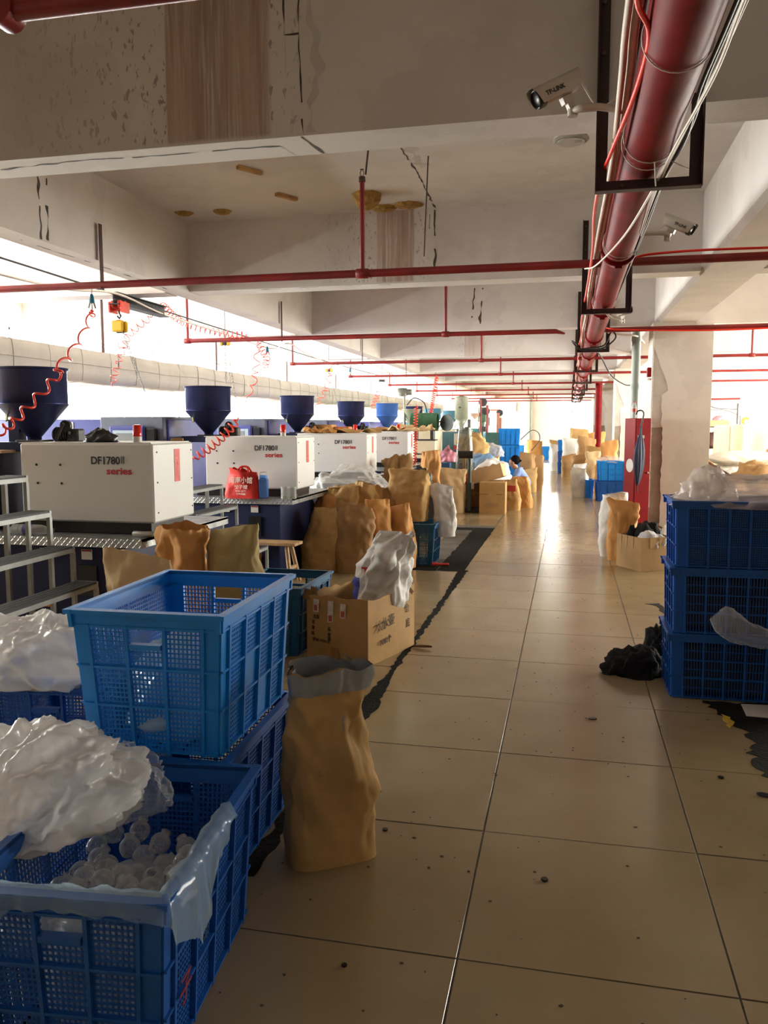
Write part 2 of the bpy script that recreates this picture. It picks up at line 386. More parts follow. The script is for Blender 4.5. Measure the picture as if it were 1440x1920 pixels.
crack(ceiling, [(-1.392, 6.6, 3.86), (-1.388, 7.13, 3.86), (-1.376, 7.5, 3.86), (-1.395, 8.1, 3.86), (-1.414, 8.75, 3.86)], DN, .012, 16, gap=.5); crack(ceiling, [(-1.33, 6.7, 3.86), (-1.30, 7.4, 3.86)], DN, .05, 17, PATCH, 1)
# columns
BEAD = M('corner_bead', (.78, .74, .68), .7, 0, .1)
def column(y, detail=True):
    c = struct(MB().b2((1.205, y+.012, 0), (2.02, y+.70, ZS)).build('column', CONC)); c['label'] = 'square concrete column with broken plaster'
    random.seed(int(y*7))
    left = []; z = 0.0
    while z < ZS:
        xx = 1.365 if z < 1.55 else (1.345 if z < 2.05 else (1.205+.25*(1-min(1, (z-2.05)/.7)) if z < 2.75 else 1.2))
        left.append((xx+random.uniform(-.012, .012), z)); z += .07
    right = [(2.03+random.uniform(-.012, .006), q*.09) for q in range(int(ZS/.09), -1, -1)]
    poly = left+[(1.2, ZS), (2.03, ZS)]+right
    m = Matrix(((1, 0, 0), (0, 0, 1), (0, 1, 0)))
    MB().prism(poly, y-.006, y+.016, m).build('plaster_coat', PLW, c)
    if detail:
        up = [(1.207, 1.55), (1.39, 1.56), (1.46, 1.9), (1.5, 3.09), (1.207, 3.09)]
        MB().prism(up, y+.002, y+.014, m).build('undercoat', M('undercoat', (.52, .46, .41), .85, 0, .15, 5), c)
        b = MB(); zz = .35
        while zz < ZS-.05: b.box((1.2, y+.008, zz+.03), (.022+random.uniform(-.006, .006), .03, .055)); zz += .06
        b.build('corner_bead', BEAD, c)
    MB().b2((1.19, y+.02, 0), (1.206, y+.70, ZS)).build('side_plaster', PLW, c)
    MB().b2((2.02, y, 0), (2.035, y+.70, ZS)).build('side_plaster', PLW, c)
for y in (12.9, 23.2, 33.0, 42.8): column(y)
# walls with window bands
def wall_x(x, nm, y0, y1, zsill, zhead, yw0, yw1, t=.2):
    s = -1 if x < 0 else 1; xa, xb = x, x+s*t; b = MB()
    b.b2((xa, y0, 0), (xb, y1, zsill)); b.b2((xa, y0, zhead), (xb, y1, ZC)); b.b2((xa, y0, zsill), (xb, yw0, zhead)); b.b2((xa, yw1, zsill), (xb, y1, zhead))
    o = struct(b.build(nm, PLW))
    return o
wall_x(XL, 'wall_left', YN-.2, YF+.2, .95, 3.35, 4.0, 47.8)
wall_x(XR, 'wall_right', YN-.2, YF+.2, .95, 3.25, 10.5, 28.0)
struct(MB().b2((XL, YN-.2, 0), (XR, YN, ZC)).build('wall_near', M('near_wall_paint', (.30, .265, .23), .8, 0, .15, 2)))
b = MB(); wx0, wx1, wz0, wz1 = -1.3, 1.6, 1.0, 2.95
b.b2((XL, YF, 0), (XR, YF+.2, wz0)); b.b2((XL, YF, wz1), (XR, YF+.2, ZC)); b.b2((XL, YF, wz0), (wx0, YF+.2, wz1)); b.b2((wx1, YF, wz0), (XR, YF+.2, wz1))
struct(b.build('wall_far', PLW))
struct(MB().b2((2.03, 29.2, 0), (XR, 29.35, ZC)).build('wall_partition', PLW))
ALU = M('window_aluminium', (.75, .74, .72), .4, .3, .05)
def mat_glass():
    k = NT('window_glass'); tr = k.new('ShaderNodeBsdfTransparent'); gl = k.new('ShaderNodeBsdfGlossy'); gl.inputs['Roughness'].default_value = .03
    mx = k.new('ShaderNodeMixShader'); mx.inputs[0].default_value = .06; k.l.new(tr.outputs[0], mx.inputs[1]); k.l.new(gl.outputs[0], mx.inputs[2]); k.l.new(mx.outputs[0], k.out.inputs[0]); tr.inputs[0].default_value = (.95, .97, .96, 1)
    return k.m
WGL = mat_glass()
def windows(axis, c, lo, hi, z0, z1, n, start):
    w = (hi-lo)/n
    for i in range(n):
        a, b_ = lo+w*i, lo+w*(i+1); f = MB(); g = MB()
        def bx(p, q, r, s_, m=f, t=.03):
            if axis == 'x': m.b2((c-t, p, r), (c+t, q, s_))
            else: m.b2((p, c-t, r), (q, c+t, s_))
        bx(a, a+.035, z0, z1); bx(b_-.035, b_, z0, z1); bx(a, b_, z0, z0+.045); bx(a, b_, z1-.045, z1); bx((a+b_)/2-.02, (a+b_)/2+.02, z0, z1); bx(a, b_, z0+(z1-z0)*.68-.02, z0+(z1-z0)*.68+.02)
        o = struct(f.build('window_%d' % (start+i), ALU))
        for p, q in ((a+.035, (a+b_)/2-.02), ((a+b_)/2+.02, b_-.035)):
            g = MB(); bx(p, q, z0+.045, z1-.045, g, .003); g.build('pane', WGL, o)
windows('x', XL-.1, 4.0, 47.8, .95, 3.35, 17, 1)
windows('x', XR+.1, 10.5, 28.0, .95, 3.25, 7, 18)
windows('y', YF+.1, wx0, wx1, wz0, wz1, 2, 25)
# ------------------------------------------------------------------ pipes, brackets, cables under the ceiling
RED = M('red_pipe_paint', (.14, .004, .005), .5, 0, .25, 5, .05, 60, .06)
REDX = M('red_branch_paint', (.22, .011, .010), .45, 0, .3, 4, .1, 60)
DKBR = M('bracket_brown_paint', (.035, .010, .008), .55, 0, .3, 8)
HANG = M('hanger_rust', (.075, .028, .02), .7, 0, .35, 9)
COND = M('conduit_cream', (.62, .50, .42), .5, 0, .15, 7)
ORC = M('orange_cable', (.92, .030, .012), .4, 0, .08)
BLK = M('black_rubber', (.012, .011, .011), .55, 0, .3)
WHC = M('white_cable', (.66, .58, .50), .5, 0, .1)
CREAM = M('camera_cream', (.50, .44, .36), .45, 0, .06)
BLKP = M('black_plastic', (.010, .009, .009), .3, 0, .2)
INK = M('dark_lettering', (.03, .026, .025), .6, 0, 0)
STEEL = M('steel', (.45, .44, .42), .35, .9, .15)
RUST = M('rusty_steel', (.10, .065, .045), .7, .3, .3)
MPX, MPZ, MPR = .327, 2.88, .113
mp = thing('fire_main_pipe', 'thick glossy red water main running down the aisle ceiling', 'pipe', (MPX, 0, MPZ))
MB().tube([(0, y, 0) for y in (-2.5, 6, 14, 22, 30, 38, 47.9)], MPR, 32).build('pipe_run', RED, mp)
for y in [.2, 6.35, 9.35, 12.3, 15.3, 18.3, 21.3, 24.3, 27.3, 30.3, 33.3, 36.3, 39.3, 42.3, 45.3]:
    c = MB().tube([(0, y-.05, 0), (0, y-.045, 0), (0, y+.045, 0), (0, y+.05, 0)], [MPR+.004, MPR+.02, MPR+.02, MPR+.004], 28)
    c.box((0, y, -MPR-.02), (.05, .05, .03)); c.build('coupling', RED, mp)
# U brackets bolted to the beams; they carry the main
names = ['nearest the camera', 'behind the second security camera', 'third from the camera', 'fourth from the camera', 'fifth from the camera', 'sixth from the camera', 'seventh from the camera', 'eighth from the camera', 'ninth from the camera']
for i, y in enumerate(BY[1:]):
    t = thing('pipe_bracket', 'dark brown angle-iron U bracket on beam, '+names[i], 'bracket', (0, y-.03, 0), 0, 'pipe brackets along the red main')
    xl, xr, zb = .125, .555, 2.71
    for x, z1, s in ((xl, 3.64, 1), (xr, 3.14 if i == 0 else 3.5, -1)):
        b = MB(); b.box((x, 0, (zb+z1)/2), (.055, .006, z1-zb)); b.box((x-s*.025, -.025, (zb+z1)/2), (.006, .055, z1-zb)); b.build('upright', DKBR, t)
    b = MB(); b.box(((xl+xr)/2, -.003, zb+.028), (xr-xl+.05, .006, .056)); b.box(((xl+xr)/2, -.028, zb+.003), (xr-xl+.05, .056, .006)); b.build('crossbar', DKBR, t)
    for x, z in ((xl, 3.58), (xl, 3.35), (xl+.1, zb+.03)): MB().cyl((x, -.006, z), (x, -.018, z), .011, 6).build('bolt', RUST, t)
# sprinkler branches
PY = [2.36, 6.9, 11.72, 16.6, 21.3, 26.2, 31.1, 36.0, 40.9, 45.6]
pn = ['at the upper left corner of the view', 'first full one across the aisle', 'second across the aisle, broken at the main', 'third across the aisle', 'fourth across the aisle', 'fifth across the aisle', 'sixth across the aisle', 'seventh across the aisle', 'eighth across the aisle', 'farthest across the aisle']
def sprinkler(t, x, y, z0, z1):
    MB().cyl((x, y, z0), (x, y, z1-.10), .021, 12).build('drop_pipe', REDX, t)
    b = MB().tube([(x, y, z1-.10), (x, y, z1-.06), (x, y, z1-.055)], [.03, .027, .016], 12)
    for s in (-1, 1): b.tube([(x+s*.012, y, z1-.05), (x+s*.016, y, z1-.025), (x+s*.004, y, z1)], .003, 5)
    b.disc((x, y, z1), .017, th=.003); b.build('sprinkler_head', RUST, t)
for i, y in enumerate(PY):
    x0 = (-9.5, -9.5, -5.7, -5.72, -5.72, -5.72, -5.7, -5.7, -5.7, -5.7)[i]; x1 = (-.5, 8.9, 8.9, 8.9, 8.9, 8.9, 1.15, 1.15, 1.15, 1.15)[i]
    t = thing('sprinkler_pipe', 'thin red sprinkler pipe under the ceiling, '+pn[i], 'pipe', (0, 0, 0), 0, 'sprinkler branch pipes'); z = 2.88; r = .033 if i < 3 else .03
    if i == 2:
        MB().tube([(x0, y, z), (-.20, y, z), (-.08, y, z-.035)], [r, r, .012], 12).build('pipe_run', REDX, t); MB().cyl((.42, y, z), (x1, y, z), r, 12).build('pipe_run', REDX, t)
    else: MB().cyl((x0, y, z), (x1, y, z), r, 12).build('pipe_run', REDX, t)
    if i == 0: MB().tube([(-1.73, y-.04, z), (-1.73, y+.04, z)], .05, 12).build('tee', REDX, t)
    for k, xs in enumerate((-1.735, -5.7, 3.3, 6.2)):
        if i == 0 or (k == 1 and i == 1) or (k > 1 and i > 5): continue
        zt = 3.73
        sprinkler(t, xs, y, z, zt); MB().tube([(xs-.055, y, z), (xs-.05, y, z), (xs+.05, y, z), (xs+.055, y, z)], [r, r+.009, r+.009, r], 12).build('tee', REDX, t)
    if i: MB().b2((-4.19, y-.025, z-.045), (-4.183, y+.025, 3.42)).build('hanger_bar', HANG, t)
# conduits and cables following the main
def cable(name, label, pts, r, mt, cat='cable', n=6, seg=6, group=None):
    return tag(MB().tube(cat_curve(pts, seg), r, n).build(name, mt), label, cat, group)
def longrun(x, z, y0, y1, seed, wob=.01, st=1.2):
    out = []; y = y0
    while y < y1: out.append((x+wob*noise.noise(Vector((y*.7, seed, 0)))*2, y, z+wob*noise.noise(Vector((y*.7, seed, 5)))*2)); y += st
    return out
cable('conduit', 'cream plastic conduit left of the red main, outer one', [(.16, 1.0, 2.95), (.16, 2.87, 2.95), (.172, 3.5, 2.95), (.187, 4.5, 2.94)]+longrun(.17, 2.93, 6, 30, 2), .013, COND, 'conduit', 8)
cable('conduit', 'cream plastic conduit against the red main, inner one', [(.19, 1.0, 2.97), (.19, 2.88, 2.97), (.205, 3.5, 2.97), (.215, 4.5, 2.96)]+longrun(.2, 2.95, 6, 30, 3), .017, COND, 'conduit', 8)
cable('conduit', 'thin dark red pipe between main and conduits', [(.205, 1.0, 3.02), (.215, 3, 3.02)]+longrun(.21, 3.0, 4.5, 30, 7), .02, RED, 'pipe', 8)
cable('power_cable', 'bright orange-red cable snaking along the red main', [(.16, 2.3, 2.85), (.17, 2.66, 2.85), (.225, 2.88, 2.84), (.215, 3.3, 2.83), (.165, 3.94, 2.83), (.13, 4.42, 2.83), (.12, 5.17, 2.84), (.14, 6.25, 2.84), (.135, 7.91, 2.84), (.12, 10.29, 2.84)]+longrun(.14, 2.84, 12, 34, 4, .02), .0095, ORC, 'cable', 8)
cable('power_cable', 'upper black cable sagging right of the red main', [(.475, 1.6, 2.86), (.47, 2.73, 2.86), (.46, 3.3, 2.85), (.47, 3.74, 2.84), (.45, 4.58, 2.86), (.45, 5.51, 2.85), (.44, 7.42, 2.85)]+longrun(.44, 2.86, 9, 30, 5, .02), .008, BLK)
cable('power_cable', 'lower black cable sagging right of the red main', [(.455, 1.6, 2.83), (.45, 2.73, 2.83), (.44, 3.3, 2.82), (.45, 3.74, 2.79), (.44, 4.58, 2.84), (.43, 5.51, 2.82), (.43, 7.42, 2.82)]+longrun(.43, 2.83, 9, 30, 6, .02), .007, BLK)
cable('power_cable', 'white cable hanging below the red main', [(.44, 1.8, 2.76), (.44, 2.51, 2.75), (.44, 3.0, 2.74), (.40, 3.62, 2.73), (.38, 4.39, 2.76), (.30, 5.32, 2.74), (.17, 6.32, 2.76), (.10, 7.0, 2.86)], .006, WHC)
cable('power_cable', 'slim white cable beside the black ones', [(.47, 1.8, 2.8), (.465, 2.51, 2.79), (.455, 3.0, 2.785), (.415, 3.62, 2.75), (.40, 4.39, 2.77), (.42, 5.6, 2.8)], .004, WHC)
cable('power_cable', 'orange cable lying along the first branch pipe to the right', [(.44, 7.1, 2.9), (.52, 6.95, 2.93), (.72, 6.88, 2.935), (1.03, 6.87, 2.94), (1.56, 6.88, 2.935), (2.6, 6.9, 2.92)], .010, ORC)
cable('power_cable', 'orange cable drooping along the second branch pipe to the right', [(.44, 11.6, 2.9), (.6, 11.68, 2.88), (1.22, 11.68, 2.85), (1.9, 11.68, 2.835), (2.64, 11.68, 2.85), (3.6, 11.7, 2.9)], .010, ORC)
# ties round the main
def ring_tie(y, rr, seed, tail=None, tilt=.12):
    pts = [(rr*cos(a), y+tilt*rr*sin(a*1+seed), rr*sin(a)) for a in [2*pi*k/28 for k in range(28)]]
    b = MB().tube(pts, .0028, 5, closed=True)
    if tail: b.tube(tail, .003, 5)
    return b.build('cable_tie', WHC, mp)
ring_tie(3.0, MPR+.005, 1); ring_tie(3.95, MPR+.005, 2, [(.02, 3.95, -MPR-.003), (.03, 3.98, -MPR-.10)]); ring_tie(4.05, MPR+.006, 2.2, [(.09, 4.05, -MPR+.03), (.17, 4.0, -MPR-.03)]); ring_tie(6.1, MPR+.006, .5); ring_tie(6.2, MPR+.006, 1.5); ring_tie(9.0, MPR+.006, .5)
o = cable('wire_bundle', 'tangle of thin black wires on the bracket under the main', [(.10, 12.9, 2.8), (.02, 12.95, 2.86), (.14, 13.0, 2.74), (.3, 13.02, 2.73), (.5, 13.0, 2.76), (.66, 13.0, 2.9), (.60, 13.05, 3.0), (.5, 13.05, 2.8), (.3, 13.0, 2.76), (.12, 13.02, 2.74)], .012, BLK, 'wires')
cable('power_cable', 'black cable hanging from main toward the column', [(.40, 14.3, 2.83), (.5, 14.5, 2.75), (.7, 14.9, 2.45), (.95, 15.2, 2.3), (1.1, 15.3, 2.3)], .012, BLK)

# ------------------------------------------------------------------ security cameras, speaker
def cctv(name, label, pos, fwd, arm, txt=True, s=1.0, flip=False):
    f = Vector(fwd).normalized(); side = f.cross(Vector((0, 0, 1))).normalized(); up = side.cross(f); m3 = Matrix((f, side, up)).transposed()
    t = thing(name, label, 'camera', pos)
    def put(mb, nm, mt): mb.v = [tuple(m3 @ (Vector(p)*s)) for p in mb.v]; return mb.build(nm, mt, t)
    L = .19
    body = MB().lathe([(0, -.095), (.028, -.095), (.036, -.085), (.036, .075)], n=20, m=Matrix(((0, 0, 1), (1, 0, 0), (0, 1, 0)))); put(body, 'body', CREAM)
    h = MB(); P = []; prof = [(-.043, -.028), (-.045, .0), (-.043, .028), (-.030, .044), (0, .048), (.030, .044), (.043, .028), (.045, 0), (.043, -.028)]
    for x in (-.10, .105):
        for a, b in prof: P.append((x+(b*.25 if x > 0 else b*-.35), a, b))
    h.grid(P, 9, 2); 
    P2 = []
    for x in (-.10, .105):
        for a, b in prof: P2.append((x+(b*.25 if x > 0 else b*-.35), a*.94, b*.94))
    h.grid(P2, 9, 2); put(h, 'sunshield', CREAM)
    put(MB().lathe([(.035, .07), (.04, .075), (.04, .10), (.034, .108), (.030, .10), (0, .098)], n=20, m=Matrix(((0, 0, 1), (1, 0, 0), (0, 1, 0)))), 'lens_housing', BLKP)
    nk = MB().box((-.03, 0, -.05), (.05, .03, .03)); nk.box((-.035, 0, -.075), (.03, .024, .05)); put(nk, 'neck', CREAM)
    if txt:
        sd = -1 if not flip else 1
        text_mesh('TP-LINK', 'lettering', .026*s, INK, t, Matrix.Translation(m3 @ Vector((.03*s, sd*.0465*s, -.008*s))) @ (Matrix((f, Vector((0, 0, 0)), side)).transposed().to_4x4() if 0 else Matrix((up.cross(side*sd), up, side*sd)).transposed().to_4x4()), bold=.0006, xs=1.0)
    base = m3 @ (Vector((-.035, 0, -.10))*s)
    a = MB().cyl(base+Vector((0, 0, .015)), base-Vector((0, 0, .025)), .021*s, 12)
    pts = [base-Vector((0, 0, .005))]+[Vector(q)-Vector(pos) for q in arm]
    a.tube(cat_curve(pts, 5), .016*s, 8); a.build('mounting_arm', CREAM, t)
    tail = m3 @ (Vector((-.095, 0, .01))*s)
    MB().tube(cat_curve([tail, tail+Vector((.03, 0, -.01)), (pts[0]+pts[-1])*.5+Vector((0, 0, .02)), pts[-1]+Vector((-.03, 0, .05))], 6), .004*s, 5).build('lead', WHC, t)
    return t
cctv('security_camera', 'cream bullet security camera left of the red main, pointing left', (-.085, 3.85, 3.065), (-.78, -.42, -.46), [(.03, 3.85, 2.985), (.10, 3.86, 2.985), (.20, 3.88, 2.97)], True, 1.05)
cctv('security_camera', 'cream bullet security camera right of the red main, pointing right', (.765, 6.6, 3.075), (.80, -.36, -.45), [(.68, 6.6, 3.02), (.50, 6.6, 3.025), (.42, 6.6, 3.0)], True, 1.08, True)
cctv('security_camera', 'small security camera with black front beside the second bracket', (.55, 9.25, 2.79), (.7, -.6, .2), [(.5, 9.2, 2.70), (.42, 9.15, 2.72), (.36, 9.1, 2.77)], False, .8, True)
t = thing('ceiling_speaker', 'round off-white ceiling speaker behind the first beam', 'speaker', (-.03, 6.56, ZC))
MB().lathe([(.098, 0), (.098, -.10), (.13, -.115), (.135, -.13), (.12, -.142), (0, -.15)], n=32).build('housing', M('speaker_white', (.42, .42, .37), .6), t)
MB().disc((0.0, 0, -.148), .10, n=32, th=.006).build('grille', M('speaker_grille', (.48, .46, .42), .7, 0, .1, 300), t)
MB().box((.05, -.02, -.1525), (.05, .05, .002)).build('badge', M('speaker_badge', (.38, .36, .33), .6), t)

# ------------------------------------------------------------------ bits on the ceiling
WOODB = M('raw_wood', (.42, .23, .08), .7, 0, .3, 9)
for i, (x, y, a) in enumerate(((-2.80, 7.07, R(-32)), (-2.77, 7.95, R(-30)))):
    tag(MB().cbox((0, 0, -.016), (.05, .26, .03), .003).build('wood_batten', WOODB, None, (x, y, ZC), a), 'short wooden batten stuck to the ceiling, '+('larger one nearer the first beam' if i == 0 else 'smaller-looking one nearer the second beam'), 'batten', 'ceiling battens')
FOAM = M('yellow_foam', (.42, .24, .06), .9, 0, .45, 18, 1.0, 30, None, .03)
for i, (x, y, r, h, lb) in enumerate(((-1.985, 8.08, .13, .16, 'large brown-yellow foam lump hanging behind the sprinkler drop'), (-1.93, 8.60, .12, .05, 'foam-filled ceiling hole above the stained beam, left one'), (-1.66, 8.55, .13, .045, 'foam-filled ceiling hole above the stained beam, right one'), (-4.06, 8.34, .09, .03, 'foam-filled ceiling hole in the corner of the long beam'), (-3.63, 8.36, .09, .04, 'small foam-filled ceiling hole left of the foam lump'))):
    b = MB(); P = []
    for j in range(8):
        for q in range(18):
            a = 2*pi*q/18; f = j/7; rr = r*(1.15 if j == 0 else sin((1-f)*pi/2)**.6)*(1+.25*noise.noise(Vector((cos(a)*2, sin(a)*2, i+f*2)))); P.append((rr*cos(a), rr*sin(a)*.9, -h*f**.8-.002))
    b.grid(P, 18, 8, True); tag(b.build('foam_plug', FOAM, None, (x, y, ZC)), lb, 'foam', 'foam plugs in the ceiling')
tag(MB().tube([(-1.207, 7.096, ZC), (-1.207, 7.08, 3.80), (-1.235, 7.06, 3.03)], .006, 6).build('threaded_rod', RUST), 'long thin hanging rod right of the leak stain', 'rod')
tag(MB().cyl((-1.656, 6.8, ZC), (-1.63, 6.6, 3.60), .008, 6).build('threaded_rod', RUST), 'short thin rod beside the sprinkler head', 'rod')

# ------------------------------------------------------------------ insulated duct above the machines
k = NT('duct_wrap'); gx, gy, gz = k.sep(k.co())
k.base(k.ramp(k.noise(1.2, 5), [(.3, (.27, .24, .20)), (.7, (.35, .315, .265))])); k.b.inputs['Roughness'].default_value = .75; k.bump(k.noise(7, 5), .4, .02)
DUCT = k.m; STRAP = M('duct_strap', (.26, .23, .19), .8, 0, .2)
dt = thing('air_duct', 'large grey wrapped air duct hanging along the window side', 'duct', (-7.15, 0, 2.46))
b = MB(); P = []; ys = [4.5+.15*i for i in range(272)]
sec = [(.34, -.22), (.36, -.1), (.36, .1), (.34, .22), (.2, .245), (-.2, .245), (-.34, .22), (-.36, 0), (-.34, -.22), (-.2, -.245), (.2, -.245)]
for y in ys:
    sg = .012*noise.noise(Vector((y*.8, 0, 0))); bl = .012*abs(sin(y*pi/.75))
    for q, (x, z) in enumerate(sec): P.append((x*(1+bl*1.2)+.012*noise.noise(Vector((y*1.3, q, 2))), y, z*(1+bl)+sg*3+.01*noise.noise(Vector((y*1.1, q, 7)))))
b.grid(P, 11, len(ys), True); b.build('wrap', DUCT, dt)
y = 4.6; i = 0
strap = MB()
for a, c in zip(sec, sec[1:]+sec[:1]):
    strap.tube([(a[0]*1.012, 0, a[1]*1.012), (c[0]*1.012, 0, c[1]*1.012)], .006, 4, False)
sm_ = strap.mesh('strap'); sm_.materials.append(STRAP)
while y < 44:
    o = bpy.data.objects.new('strap', sm_); col.objects.link(o); o.parent = dt; o.location = (0, y, .036*noise.noise(Vector((y*.8, 0, 0)))); y += .75 if y < 26 else 1.5
MB().tube([(.372, 4.5+.5*i, .01+.036*noise.noise(Vector((4.5+.5*i)*.8 if False else ((4.5+.5*i)*.8, 0, 0)))) for i in range(80)], .005, 4).build('side_seam', STRAP, dt)
for i, y in enumerate((7.6, 11.3, 15.4, 19.6, 24.0, 28.5, 33)):
    MB().b2((.26, y-.03, .2), (.275, y+.03, ZC-2.46)).build('hanger_bar', HANG if i else M('hanger_red', (.30, .04, .03), .6), dt)

# ------------------------------------------------------------------ overhead cables, hoists and coil hoses
def coil(name, label, path, R_, turns, r=.007, mt=None, seg=14, group='coiled air hoses', cat='hose', even=False):
    base = cat_curve(path, 10); L = [0]
    for a, c in zip(base, base[1:]): L.append(L[-1]+(1.0 if even else (c-a).length))
    N = int(turns*seg); out = []; j = 0
    for i in range(N+1):
        s = L[-1]*i/N
        while j < len(L)-2 and L[j+1] < s: j += 1
        p = base[j].lerp(base[j+1], (s-L[j])/max(1e-6, L[j+1]-L[j])); tdir = (base[j+1]-base[j]).normalized()
        u = tdir.cross(Vector((0, 0, 1)));
        if u.length < .2: u = tdir.cross(Vector((1, 0, 0)))
        u.normalize(); w = tdir.cross(u); a = 2*pi*turns*i/N; rr = R_*min(1, i/seg, (N-i)/seg)
        out.append(p+(u*cos(a)+w*sin(a))*rr)
    return tag(MB().tube(out, r, 6).build(name, mt or COILR), label, cat, group)
COILR = M('red_hose', (.72, .055, .03), .35, 0, .08)
coil('coil_hose', 'red coiled air hose stretched across the nearest hopper', [(-4.31, 6.93, 2.66), (-4.28, 6.85, 2.60), (-3.86, 6.0, 2.28), (-3.39, 5.05, 2.02), (-3.43, 5.0, 1.914), (-3.567, 4.95, 1.76), (-3.68, 4.9, 1.633), (-3.80, 4.9, 1.56), (-4.0, 4.9, 1.48)], .030, 13, .0085, even=True)
coil('coil_hose', 'red coiled hose running from the crane rail to the second branch pipe', [(-5.55, 10.6, 3.28), (-5.50, 11.2, 3.08), (-5.1, 11.6, 2.97), (-4.7, 11.65, 2.93)], .05, 22, .007)
coil('coil_hose', 'red coiled hose hanging under the second branch pipe', [(-4.55, 11.7, 2.85), (-4.5, 11.7, 2.72), (-4.43, 11.72, 2.60), (-4.5, 11.8, 2.45)], .05, 8, .007)
coil('coil_hose', 'loosely stretched orange-red hose in front of the duct', [(-5.24, 13.45, 3.03), (-5.25, 13.4, 2.62), (-5.3, 13.4, 2.4), (-5.42, 13.5, 2.2), (-5.5, 13.5, 2.0)], .06, 5, .009)
coil('coil_hose', 'red coiled hose lying down onto the second white machine cover', [(-3.35, 8.0, 1.68), (-3.48, 8.0, 1.53), (-3.68, 7.98, 1.36), (-3.85, 7.95, 1.25)], .045, 10, .008)
coil('coil_hose', 'pale red coiled hose dangling left of the yellow hoist chain', [(-5.08, 9.5, 2.97), (-5.4, 9.5, 2.75), (-5.54, 9.5, 2.5), (-5.62, 9.5, 2.3), (-5.68, 9.5, 2.1)], .045, 12, .006)
coil('coil_hose', 'orange coiled hose above the third hopper', [(-4.85, 16.58, 2.86), (-4.9, 16.45, 2.4), (-5.0, 16.4, 2.2), (-5.1, 16.4, 2.05), (-5.15, 16.4, 1.95)], .06, 6, .009)
coil('coil_hose', 'orange coiled hose above the fifth hopper', [(-4.85, 21.0, 2.5), (-4.95, 21.0, 2.25), (-5.05, 21.0, 2.0)], .07, 6, .01)
coil('coil_hose', 'long orange zigzag hose hanging in front of the green drum', [(-2.68, 14.6, 1.95), (-2.70, 14.6, 1.6), (-2.70, 14.6, 1.2), (-2.72, 14.6, .85)], .035, 22, .008)
coil('coil_hose', 'wide orange hose hanging beside the grey drying hopper', [(-3.37, 21.27, 2.86), (-3.43, 21.2, 2.4), (-3.5, 21.2, 2.0), (-3.6, 21.2, 1.5)], .05, 26, .012)
cable('suspension_cable', 'dark overhead wire strung above the machines from the left', [(-4.80, 4.5, 3.06), (-4.864, 6.4, 3.06), (-4.92, 8.0, 3.05), (-5.04, 9.6, 3.05), (-5.25, 13.6, 3.05), (-5.47, 18.6, 3.05), (-5.5, 24, 3.05)], .010, BLK, 'cable')
cable('suspension_cable', 'white overhead cable beside the dark overhead wire', [(-4.82, 4.5, 3.0), (-4.9, 5.8, 2.93), (-4.95, 7.4, 2.96), (-4.8, 8.2, 3.02), (-5.05, 9.8, 3.0), (-5.1, 12, 2.97), (-4.9, 13.2, 2.88), (-4.5, 11.72+1.2, 2.93), (-4.9, 15, 2.96), (-5.0, 17.5, 2.9), (-4.4, 18.2, 2.97), (-4.6, 22, 2.9)], .012, WHC, 'cable')
BLUEP = M('blue_coupler', (.02, .16, .26), .4, 0, .1)
for i, (x, y, z, lb) in enumerate(((-4.33, 6.95, 2.76, 'blue air coupler hanging from the first branch pipe'), (-4.42, 11.72, 2.72, 'blue air coupler hanging from the second branch pipe'), (-4.45, 16.6, 2.72, 'blue air coupler hanging from the third branch pipe'))):
    t = thing('air_coupler', lb, 'coupler', (x, y, z), 0, 'hanging air couplers')
    MB().tube([(0, 0, .05), (0, 0, .02), (0, 0, -.03)], [.012, .02, .028], 10).build('sleeve', BLUEP, t)
    b = MB()
    for a in range(3): b.cyl((.018*cos(a*2.1), .018*sin(a*2.1), -.03), (.034*cos(a*2.1), .034*sin(a*2.1), -.08), .011, 8)
    b.build('outlet', STEEL, t); MB().tube([(0, 0, .05), (.005, 0, .10), (.02, 0, .15)], .006, 6).build('cord', WHC, t)
def chain(mb, a, b_, step=.028, r=.003):
    a, b_ = Vector(a), Vector(b_); n = int((b_-a).length/step); d = (b_-a).normalized(); u = d.orthogonal().normalized(); w = d.cross(u)
    for i in range(n):
        c = a+(b_-a)*((i+.5)/n); s = u if i % 2 else w
        mb.tube([c+d*step*.62*cos(q)+s*step*.32*sin(q) for q in [2*pi*k/6 for k in range(6)]], r, 4, closed=True)
YEL = M('hoist_yellow', (.72, .42, .02), .45, 0, .1); CRR = M('trolley_red', (.62, .05, .02), .5, 0, .15); CHN = M('chain_steel', (.16, .15, .14), .5, .5, .2)
rail = tag(MB().b2((-5.09, 8.5, 3.085), (-4.97, 9.7, 3.095)).b2((-5.035, 8.5, 2.97), (-5.025, 9.7, 3.085)).b2((-5.09, 8.5, 2.96), (-4.97, 9.7, 2.97)).build('crane_rail', M('rail_grey', (.035, .035, .04), .6, .2, .2)), 'dark steel I-beam carrying the yellow chain hoist', 'rail')
t = thing('chain_hoist', 'yellow chain hoist on red trolley with hanging chains', 'hoist', (-5.03, 8.62, 2.945))
b = MB()
for s in (-1, 1): b.cyl((s*.03, -.05, .03), (s*.055, -.05, .03), .04, 12); b.cyl((s*.03, .05, .03), (s*.055, .05, .03), .04, 12); b.box((s*.075, 0, -.01), (.02, .17, .12))
b.cyl((-.08, 0, -.03), (.08, 0, -.03), .015, 8); b.build('trolley', CRR, t)
MB().tube([(0, 0, -.02), (.0, 0, -.07), (.02, 0, -.10), (0, 0, -.13), (-.025, 0, -.10)], .012, 8).build('hook', BLKP, t)
b = MB().cbox((0, -.05, -.22), (.15, .04, .13), .02).cbox((0, .05, -.22), (.15, .04, .13), .02); b.build('cover', YEL, t)
